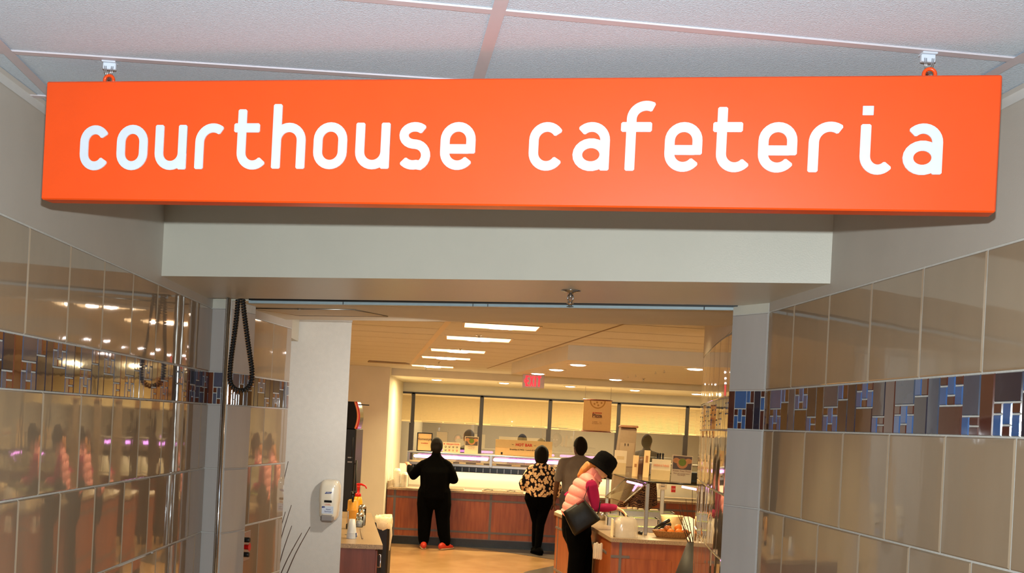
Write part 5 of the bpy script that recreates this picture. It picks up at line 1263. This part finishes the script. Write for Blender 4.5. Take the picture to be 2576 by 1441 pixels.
# cup shelf recess on the left side, with clear lids
lids = empty('lid_holder', tuple(at(1508, 1402, 9.9)), 'upright row of clear plastic lids on the side of the salad bar', 'lids')
lids.location = at(1503, 1402, 9.74)
for i in range(4):
    mb = MB(); mb.tube([V(i * .018 - .03, -i * .02, 0), V(i * .018 - .03, -i * .02, .12 + .01 * (i % 2))], .014, seg=10, round_caps=True); mb.build('lid_stack', M['clamshell'], lids)

# fruit basket
M['wicker'] = mat('wicker', srgb(206, 146, 82), .7, col2=srgb(160, 104, 54), nscale=90, noise=.3, bump=1, bscale=120, stretch=(1, 1, 3))
bp = atz(1694, 1356, ZI); bk = empty('fruit_basket', (bp.x, bp.y + .13, ZI), 'oval wicker basket of apples and oranges at the front of the salad bar', 'basket')
mb = MB(); rings = 8; prof = []
for i in range(rings + 1):
    t = i / rings; prof.append((lerp(.135, .172, t) + (.003 if i % 2 else 0), .056 * t))
prof += [(.180, .060), (.176, .065), (.165, .060), (.130, .012), (.001, .012)]
mb.lathe([(.001, 0)] + prof, (0, 0, 0), 44, sy=.62); mb.build('bowl', M['wicker'], bk)
mb = MB()
for k in range(36):
    t = 2 * PI * k / 36; mb.tube([V(.137 * math.cos(t), .137 * .62 * math.sin(t), .004), V(.178 * math.cos(t), .178 * .62 * math.sin(t), .058)], .0035, seg=5)
mb.build('weave_ribs', M['wicker'], bk)
M['orange_f'] = mat('orange_peel', srgb(244, 132, 26), .45, noise=.1, bump=.4, bscale=150); M['apple'] = mat('apple_skin', srgb(150, 30, 26), .25, col2=srgb(196, 120, 50), nscale=8, noise=.3)
def fruit(u, v, Y, r, kind, lab):
    q = at(u, v, Y); e = empty('orange' if kind == 'o' else 'apple', tuple(q), lab, 'orange' if kind == 'o' else 'apple', 'fruit in the wicker basket')
    mb = MB()
    if kind == 'o': mb.ball((0, 0, 0), r, 20, 14)
    else:
        pr_ = [(max(.0005, r * math.sin(a_) * (1 + .06 * math.cos(a_))), r * (-.88 * math.cos(a_)) - (.22 * r * math.exp(-(math.sin(a_) / .3) ** 2) if a_ > 1.6 else 0)) for a_ in [PI * i / 16 for i in range(17)]]
        mb.lathe(pr_, (0, 0, 0), 20)
    mb.build('fruit_body', M['orange_f'] if kind == 'o' else M['apple'], e)
    mb = MB(); mb.tube([V(0, 0, r * .6), V(.003, 0, r * 1.05)], .002, seg=5); mb.build('stem', M['stick'], e)
yb = bp.y + .13
for a_ in ((1706, 1328, yb + .02, .037, 'o', 'orange on top of the pile in the wicker basket'), (1708, 1339, yb - .035, .036, 'o', 'orange at the front right of the wicker basket'), (1687, 1339, yb - .035, .035, 'o', 'orange at the front middle of the wicker basket'),
           (1680, 1329, yb + .02, .036, 'a', 'red apple on top, left of the highest orange in the basket'), (1666, 1336, yb - .02, .034, 'a', 'red apple at the left end of the wicker basket'), (1724, 1339, yb - .01, .034, 'a', 'dark red apple at the right end of the wicker basket')): fruit(*a_)
# black tongs leaning behind the basket
for i, (u0, v0, u1, v1, lab) in enumerate(((1646, 1328, 1685, 1307, 'upper black tongs leaning behind the fruit basket'), (1656, 1330, 1688, 1317, 'lower black tongs leaning behind the fruit basket'), (1602, 1339, 1616, 1341, 'black tongs lying by the base of the front post'))):
    a_, b_ = at(u0, v0, 10.0), at(u1, v1, 9.95); mb = MB(); mb.tube([a_, a_.lerp(b_, .5) + V(0, 0, .004), b_], [(.006, .004), (.012, .005), (.013, .006)], ref=V(0, 0, 1), seg=8); mb.tube([a_ + V(0, .03, -.012), b_ + V(0, .01, -.012)], [(.005, .004), (.012, .005)], ref=V(0, 0, 1), seg=8)
    o = mb.build('tongs', M['utensil']); tag(o, lab, 'tongs')
# tongs in her hand
a_, b_ = at(1564, 1288, YP - .12), at(1578, 1306, YP - .1); mb = MB(); mb.tube([a_, b_], [(.008, .004), (.01, .005)], ref=V(1, 0, 0), seg=8); mb.tube([a_, b_ + V(.03, 0, .005)], [(.008, .004), (.01, .005)], ref=V(1, 0, 0), seg=8); tag(mb.build('tongs', M['utensil']), 'black tongs held in the hand of the person in the pink vest', 'tongs')

# ================================================================ left condiment cabinet
ZC = .9
q0, q1, q2 = atz(862, 1368, ZC), atz(963, 1371, ZC), atz(934, 1290, ZC)
ctop = [(-1.62, q0.y), (q1.x, q1.y), (q2.x, q2.y), (q2.x - .6, q2.y)]
cab = empty('condiment_cabinet', (-1.3, 8.6, 0), 'dark cherry cabinet with steel pulls behind the white column', 'cabinet')
cin = [(-1.62, q0.y + .03), (q1.x - .06, q1.y + .03), (q2.x - .05, q2.y), (q2.x - .6, q2.y)]
mb = MB(); mb.prism(cin, .1, ZC - .035); rel(mb.build('body', M['wood2']), cab)
mb = MB(); mb.prism([(x_ - .03, y_ + .03) for x_, y_ in cin], 0, .1); rel(mb.build('toe_kick', M['toe']), cab)
fa, fb = Vector(cin[1]), Vector(cin[2]); fd = (fb - fa).normalized(); fn = Vector((fd.y, -fd.x)); MX_ = Matrix(((fd.x, -fn.x, 0, fa.x), (fd.y, -fn.y, 0, fa.y), (0, 0, 1, 0), (0, 0, 0, 1)))
for i in range(3):
    for (z0, z1, nm) in ((.66, .85, 'drawer'), (.12, .64, 'door')):
        s0 = .02 + i * .9; mb = MB(); mb.box(s0, s0 + .87, -.018, 0, z0, z1, M=MX_, bev=.003); dr = rel(mb.build(nm, M['wood2']), cab)
        mb = MB()
        if nm == 'drawer': hp_ = [V(s0 + .12, -.018, .80), V(s0 + .12, -.05, .80), V(s0 + .12, -.05, .70), V(s0 + .12, -.018, .70)]
        else: hp_ = [V(s0 + .06, -.018, .62), V(s0 + .06, -.045, .61), V(s0 + .06, -.045, .47), V(s0 + .06, -.018, .46)]
        mb.tube([MX_ @ p_ for p_ in hp_], .005, seg=8); o = rel(mb.build('handle', M['chrome']), cab); o.parent = dr
mb = MB(); mb.prism(ctop, ZC - .035, ZC); tag(mb.build('countertop', M['stone']), 'beige speckled worktop on the condiment cabinet', 'worktop')
# things on the cabinet
M['mustard'] = mat('yellow_plastic', srgb(246, 176, 40), .3, noise=.06); M['pumpred'] = mat('red_plastic', srgb(214, 22, 20), .3, noise=.05); M['juice'] = mat('amber_tub', srgb(226, 160, 64), .2, noise=.1)
def on_cab(u, v): return atz(u, v, ZC)
p = on_cab(898, 1300)
pm = empty('pump_bottle', (p.x, p.y, ZC), 'yellow pump bottle with a red pump head on the condiment cabinet', 'bottle')
s_ = p.y / F
mb = MB(); mb.lathe([(.001, 0), (.045, 0), (.048, .02), (.048, .16), (.036, .20), (.026, .21), (.001, .21)], (0, 0, 0), 20); mb.build('bottle', M['mustard'], pm)
mb = MB(); mb.lathe([(.03, .205), (.03, .235), (.014, .245), (.012, .29), (.018, .295), (.018, .315), (.001, .32)], (0, 0, 0), 16); mb.tube([V(-.012, 0, .33), V(.03, 0, .33), V(.07, -.01, .318), V(.082, -.01, .295)], [(.011, .012), (.010, .011), (.008, .009), (.006, .007)], seg=10, round_caps=True); mb.build('pump', M['pumpred'], pm)
p = on_cab(883, 1330); jd = empty('juice_dispenser', (p.x, p.y, ZC), 'amber dispenser tub with a black tap, before the yellow pump bottle', 'dispenser')
mb = MB(); mb.box(-.042, .042, -.042, .042, .0, .05, bev=.008); mb.build('base', M['blackg'], jd)
mb = MB(); mb.lathe([(.038, .05), (.042, .055), (.042, .16), (.045, .165), (.045, .172), (.042, .177), (.040, .255), (.03, .265), (.001, .265)], (0, 0, 0), 22); mb.build('tub', M['juice'], jd)
mb = MB(); mb.tube([V(.0, -.048, .33), V(.01, -.055, .29), V(.012, -.055, .25)], [(.012, .012), (.014, .012), (.008, .008)], seg=8, round_caps=True); mb.tube([V(.01, -.05, .29), V(.028, -.055, .34)], .006, seg=6, round_caps=True); mb.build('tap', M['blackg'], jd)
p = on_cab(903, 1325)
for z in (0, 1):
    sj = empty('sugar_shaker', (p.x + .004, p.y + .16 * z - .02, ZC), ('glass sugar shaker with a steel lid, rear one beside the amber dispenser' if z else 'front glass shaker standing low beside the amber dispenser'), 'shaker')
    hh = .16 if z else .10; mb = MB(); mb.lathe([(.001, 0), (.034, 0), (.036, .01), (.036, hh)], (0, 0, 0), 18); mb.build('jar', M['clear'], sj)
    mb = MB(); mb.lathe([(.001, .004), (.031, .004), (.031, hh * .6), (.001, hh * .6)], (0, 0, 0), 16); mb.build('sugar', M['white'], sj)
    mb = MB(); mb.lathe([(.037, hh), (.037, hh + .018), (.02, hh + .034), (.001, hh + .036)], (0, 0, 0), 18); mb.build('lid', M['steel'], sj)
p = on_cab(884, 1354); mb = MB(); prof = [(.001, 0)]
for i in range(5): prof += [(.042 - i * .0006, i * .011), (.044 - i * .0006, i * .011 + .004), (.041 - i * .0006, i * .011 + .009)]
prof += [(.038, .06), (.024, .16), (.001, .16)]
mb.lathe(prof, (0, 0, 0), 22); cup = mb.build('cup_stack', M['white']); cup.location = (p.x, p.y, ZC); tag(cup, 'upside down stack of white paper cups at the front of the condiment cabinet', 'cups')
mb = MB(); mb.box(.030, .046, -.02, .02, .015, .05); mb.build('printed_mark', M['blue'], cup)
a_, b_ = on_cab(907, 1331), on_cab(912, 1356); mb = MB(); mb.tube([a_ + V(0, 0, .006), b_ + V(0, 0, .006)], [(.006, .003), (.007, .003)], ref=V(1, 0, 0), seg=8); tag(mb.build('stirrer', M['seam']), 'brown stirrer lying on the condiment cabinet right of the paper cups', 'stirrer')
# stem vases / small steel things at left edge
p = on_cab(874, 1345); mb = MB(); mb.tube([V(0, 0, 0), V(0, 0, .10), V(-.004, 0, .20)], .005, seg=8, round_caps=True); mb.lathe([(.02, 0), (.02, .006), (.001, .008)], (0, 0, 0), 12); o = mb.build('steel_stand', M['steel']); o.location = p; tag(o, 'thin steel stand at the left edge of the condiment cabinet beside the column', 'stand')

# black drinks machine
mp_ = at(885, 1130, 11.9); dm = empty('drinks_machine', (mp_.x - .15, 11.9, 0), 'tall black drinks machine with an orange arc on its side, behind the condiment cabinet', 'machine')
mx0 = -.75; mx1 = at(900, 1100, 11.9).x - (mp_.x - .15)
mb = MB(); mb.box(mx0, mx1 - .02, 0, .55, 0, at(890, 1078, 11.9).z, bev=.012); mb.build('body', M['black'], dm)
mb = MB(); za, zb_ = at(890, 1078, 11.9).z, at(890, 1010, 11.9).z; n = 14
prof = [(mx1 - .045 + .05 * math.sin(PI * (i + 3) / (n + 4)), lerp(za, zb_, i / n)) for i in range(n + 1)]
vs = [V(x_, 0, z_) for x_, z_ in prof] + [V(x_, .35, z_) for x_, z_ in prof] + [V(mx0, 0, z_) for x_, z_ in prof] + [V(mx0, .35, z_) for x_, z_ in prof]; m_ = n + 1; fs = []
for i in range(n): fs += [(i, i + 1, m_ + i + 1, m_ + i), (2 * m_ + i, 2 * m_ + i + 1, i + 1, i), (m_ + i, m_ + i + 1, 3 * m_ + i + 1, 3 * m_ + i)]
fs.append((n, 2 * m_ + n, 3 * m_ + n, m_ + n)); mb.raw(vs, fs); mb.build('hood', M['blackg'], dm)
for off, m_, w2 in ((0, M['pumpred'], .010), (-.014, mat('pale_orange_panel', srgb(255, 150, 100), .4), .012)):  # red stripe with a pale orange one beside it
    mb = MB(); mb.tube([V(x_ + off, -.006, z_) for x_, z_ in prof], [(w2, .004)] * len(prof), ref=V(1, 0, 0), seg=8); mb.build('arc_stripe', m_, dm)
mb = MB(); mb.box(mx1 - .02, mx1 + .11, 0, .02, at(910, 1018, 11.9).z - .006, at(910, 1018, 11.9).z + .006); mb.build('top_bar', M['black'], dm)
mb = MB(); mb.tube([V(mx1 - .055, -.02, at(890, 1155, 11.9).z), V(mx1 - .05, -.02, at(890, 1100, 11.9).z)], .004, seg=6); mb.tube([V(mx1 - .0, -.01, .95), V(mx1 + .0, -.01, 1.42)], .010, seg=8); mb.tube([V(mx1 - .03, -.01, 1.38), V(mx1, -.01, 1.38)], .006, seg=6); mb.build('handle', M['black'], dm)
for z in (1.44, 1.39):
    mb = MB(); mb.box(mx1 - .10, mx1 - .05, -.012, -.002, z, z + .014); mb.build('dispensing_lever', M['steel'], dm)

# bin with bag
p = at(958, 1340, 10.9); bn_ = empty('waste_bin', (p.x + .01, 11.55, 0), 'slim black waste bin with a white liner, at the end of the condiment cabinet', 'bin')
bn_.location = (at(963, 1340, 11.4).x, 11.42, 0)
zb1 = at(962, 1297, 11.4).z
mb = MB(); mb.box(-.095, .08, -.14, .14, 0, zb1 - .05, bev=.02); mb.build('bin_body', M['black'], bn_)
mb = MB(); rr = []
rnd = random.Random(2)
for j, (z, s_) in enumerate([(zb1 - .16, .92), (zb1 - .12, 1.02), (zb1 - .06, 1.04), (zb1 - .02, 1.0), (zb1, .9), (zb1 - .02, .8), (zb1 - .08, .7)]):
    rr.append([V((.092 * math.cos(t) + .0) * s_ / max(abs(math.cos(t)), abs(math.sin(t))) ** .7 + rnd.uniform(-.005, .005) - .003, .145 * math.sin(t) * s_ / max(abs(math.cos(t)), abs(math.sin(t))) ** .7 + rnd.uniform(-.006, .006), z + rnd.uniform(-.012, .012)) for t in [2 * PI * k / 26 for k in range(26)]])
vs = [q for r_ in rr for q in r_]; fs = []
for i in range(len(rr) - 1):
    for k in range(26): k2 = (k + 1) % 26; fs.append((i * 26 + k, i * 26 + k2, (i + 1) * 26 + k2, (i + 1) * 26 + k))
mb.raw(vs, fs, 0, True); mb.tube([V(.088, -.1, zb1 - .08), V(.096, -.1, zb1 - .2), V(.088, -.1, zb1 - .36)], [(.012, .006), (.016, .005), (.006, .003)], seg=8, round_caps=True)
mb.build('liner', mat('white_bag', srgb(238, 220, 186), .45, noise=.08, bump=.5, bscale=30), bn_)

# ================================================================ things on the column and jamb
YS = 6.995
sd_ = empty('sanitizer_dispenser', (at(826, 1310, YS - .05).x, YS, at(826, 1308, YS).z), 'cream wall mounted hand sanitizer dispenser on the white column', 'dispenser')
M['disp'] = mat('cream_gloss_plastic', srgb(232, 222, 200), .18, noise=.02, coat=.5)
wd_, hd_ = 52 / F * YS, 103 / F * YS
mb = MB(); rr = []
for y_, s_, dz in ((0, 1.0, 0), (-.03, 1.0, 0), (-.07, .95, .004), (-.095, .80, .016), (-.102, .55, .04)):
    ring = []
    for k in range(28):
        t = 2 * PI * k / 28; cx_, sx_ = math.cos(t), math.sin(t); f_ = 1 / (abs(cx_) ** 5 + abs(sx_) ** 5) ** .2
        ring.append(V(wd_ / 2 * s_ * cx_ * f_ * (1 - .06 * (sx_ < 0)), y_, hd_ / 2 + (hd_ / 2 - dz) * sx_ * f_))
    rr.append(ring)
vs = [q for r_ in rr for q in r_]; fs = []
for i in range(len(rr) - 1):
    for k in range(28): k2 = (k + 1) % 28; fs.append((i * 28 + k, i * 28 + k2, (i + 1) * 28 + k2, (i + 1) * 28 + k))
fs.append(tuple(4 * 28 + k for k in range(28))); mb.raw(vs, fs, 0, True); mb.build('housing', M['disp'], sd_)
mb = MB(); mb.box(-.045, .042, -.112, -.06, -.004, .045, bev=.012); mb.build('push_bar', mat('grey_plastic', srgb(140, 134, 130), .3, noise=.05), sd_)
mb = MB(); mb.box(-.026, .026, -.1045, -.098, hd_ * .455, hd_ * .515, bev=.003); mb.build('sight_window', M['blackg'], sd_)
M['inkblue'] = mat('blue_print', srgb(36, 40, 110), .4)
mb = MB(); mb.raw([(-.024, -.1036, hd_ * .665), (.018, -.1036, hd_ * .675), (.024, -.1036, hd_ * .72), (-.016, -.1036, hd_ * .715)], [(0, 1, 2, 3)]); mb.build('logo_plate', M['inkblue'], sd_)
text('PURELL', .0125, M['white'], sd_, (.0, -.1042, hd_ * .693), ext=.0002); text('PUSH HERE\nFOR SANITIZER', .006, M['red'], sd_, (0, -.1035, hd_ * .41), ext=.0002)
mb = MB(); mb.box(-.038, .038, -.1035, -.100, .052, .10); mb.build('label', M['white'], sd_)
mb = MB(); mb.raw([(-.038, -.1042, .088), (-.016, -.1042, .092), (-.02, -.1042, .099), (-.038, -.1042, .099)], [(0, 1, 2, 3)]); mb.build('label_mark', M['inkblue'], sd_)
text('Hand\nSanitizer', .014, M['inkblue'], sd_, (.004, -.1042, .073), ext=.0002)

# twigs left
def twigs(name, base, tips, lab, pot, z0):
    e = empty(name, base, lab, 'branches')
    for i, (t, cv) in enumerate(tips):
        b_ = V(0, 0, z0) + V(.015 * math.cos(i * 2.1), .015 * math.sin(i * 2.1), 0); t = t - V(*base); m_ = b_.lerp(t, .5) + V(cv, 0, cv * .6)
        pts = catmull([b_, b_.lerp(m_, .5) + V(cv * .2, 0, .01), m_, m_.lerp(t, .5) + V(-.006, 0, .006), t], 4); mb = MB(); n = len(pts)
        mb.tube(pts, [lerp(.0045, .0016, k / n) for k in range(n)], seg=6)
        for f_ in (.55, .8):
            k = int(n * f_); mb.tube([pts[k], pts[k] + V(.004, 0, .012)], .002, seg=5)
        mb.build('twig', M['stick'], e)
    mb = MB(); mb.lathe(pot, (0, 0, 0), 28); mb.build('planter', M['planter'], e); return e
Yt = 6.76
twigs('branch_planter', (-1.60, 6.80, 0), [(at(725, 1160, Yt), -.01), (at(733, 1270, Yt), .01), (at(718, 1287, Yt), .01), (at(734, 1322, Yt), .01), (at(759, 1340, Yt), -.01), (at(780, 1325, Yt), .015)],
      'bare brown branches rising in front of the white column, beside the left tiled jamb', [(.001, 0), (.08, 0), (.10, .4), (.09, .62), (.08, .62), (.07, .3), (.001, .3)], .45)
bx = at(1748, 1380, 8.55)
twigs('branch_planter', (bx.x, 8.6, 0), [(at(1704, 1292, 8.55), .01), (at(1708, 1267, 8.55), -.01), (at(1713, 1268, 8.55), .012), (at(1725, 1256, 8.55), .0), (at(1742, 1232, 8.55), .01), (at(1718, 1306, 8.55), .01)],
      'bare brown branches in a tapered grey planter, in front of the salad bar basket', [(.001, 0), (.22, 0), (.20, .5), (.136, .77), (.055, 1.02), (.045, 1.02), (.04, .9), (.001, .9)], .9)

# gate switch on the left jamb
kp = at(627, 1376, 5.86); sw_ = empty('gate_switch', (-1.475 + (5.86 - 5.69) * .0575 + .006, 5.86, kp.z), 'steel switch plate with a red button between two black ones, on the left tiled jamb', 'switch'); sw_.rotation_euler = (0, 0, math.atan2(.87, .05))
hs = 37 / F * 5.86
mb = MB(); mb.box(-.115, .115, -.003, .003, -hs, hs, bev=.001); mb.build('plate', M['steel'], sw_)
for z, m_, r in ((.04, M['black'], .018), (0, M['pumpred'], .024), (-.042, M['black'], .018)):
    mb = MB(); mb.tube([V(0, -.003, z), V(0, -.03, z), V(0, -.036, z)], [r * .8, r * .8, r * .7] if r < .02 else [r * .6, r * .6, r], seg=16); mb.build('push_button', m_, sw_)
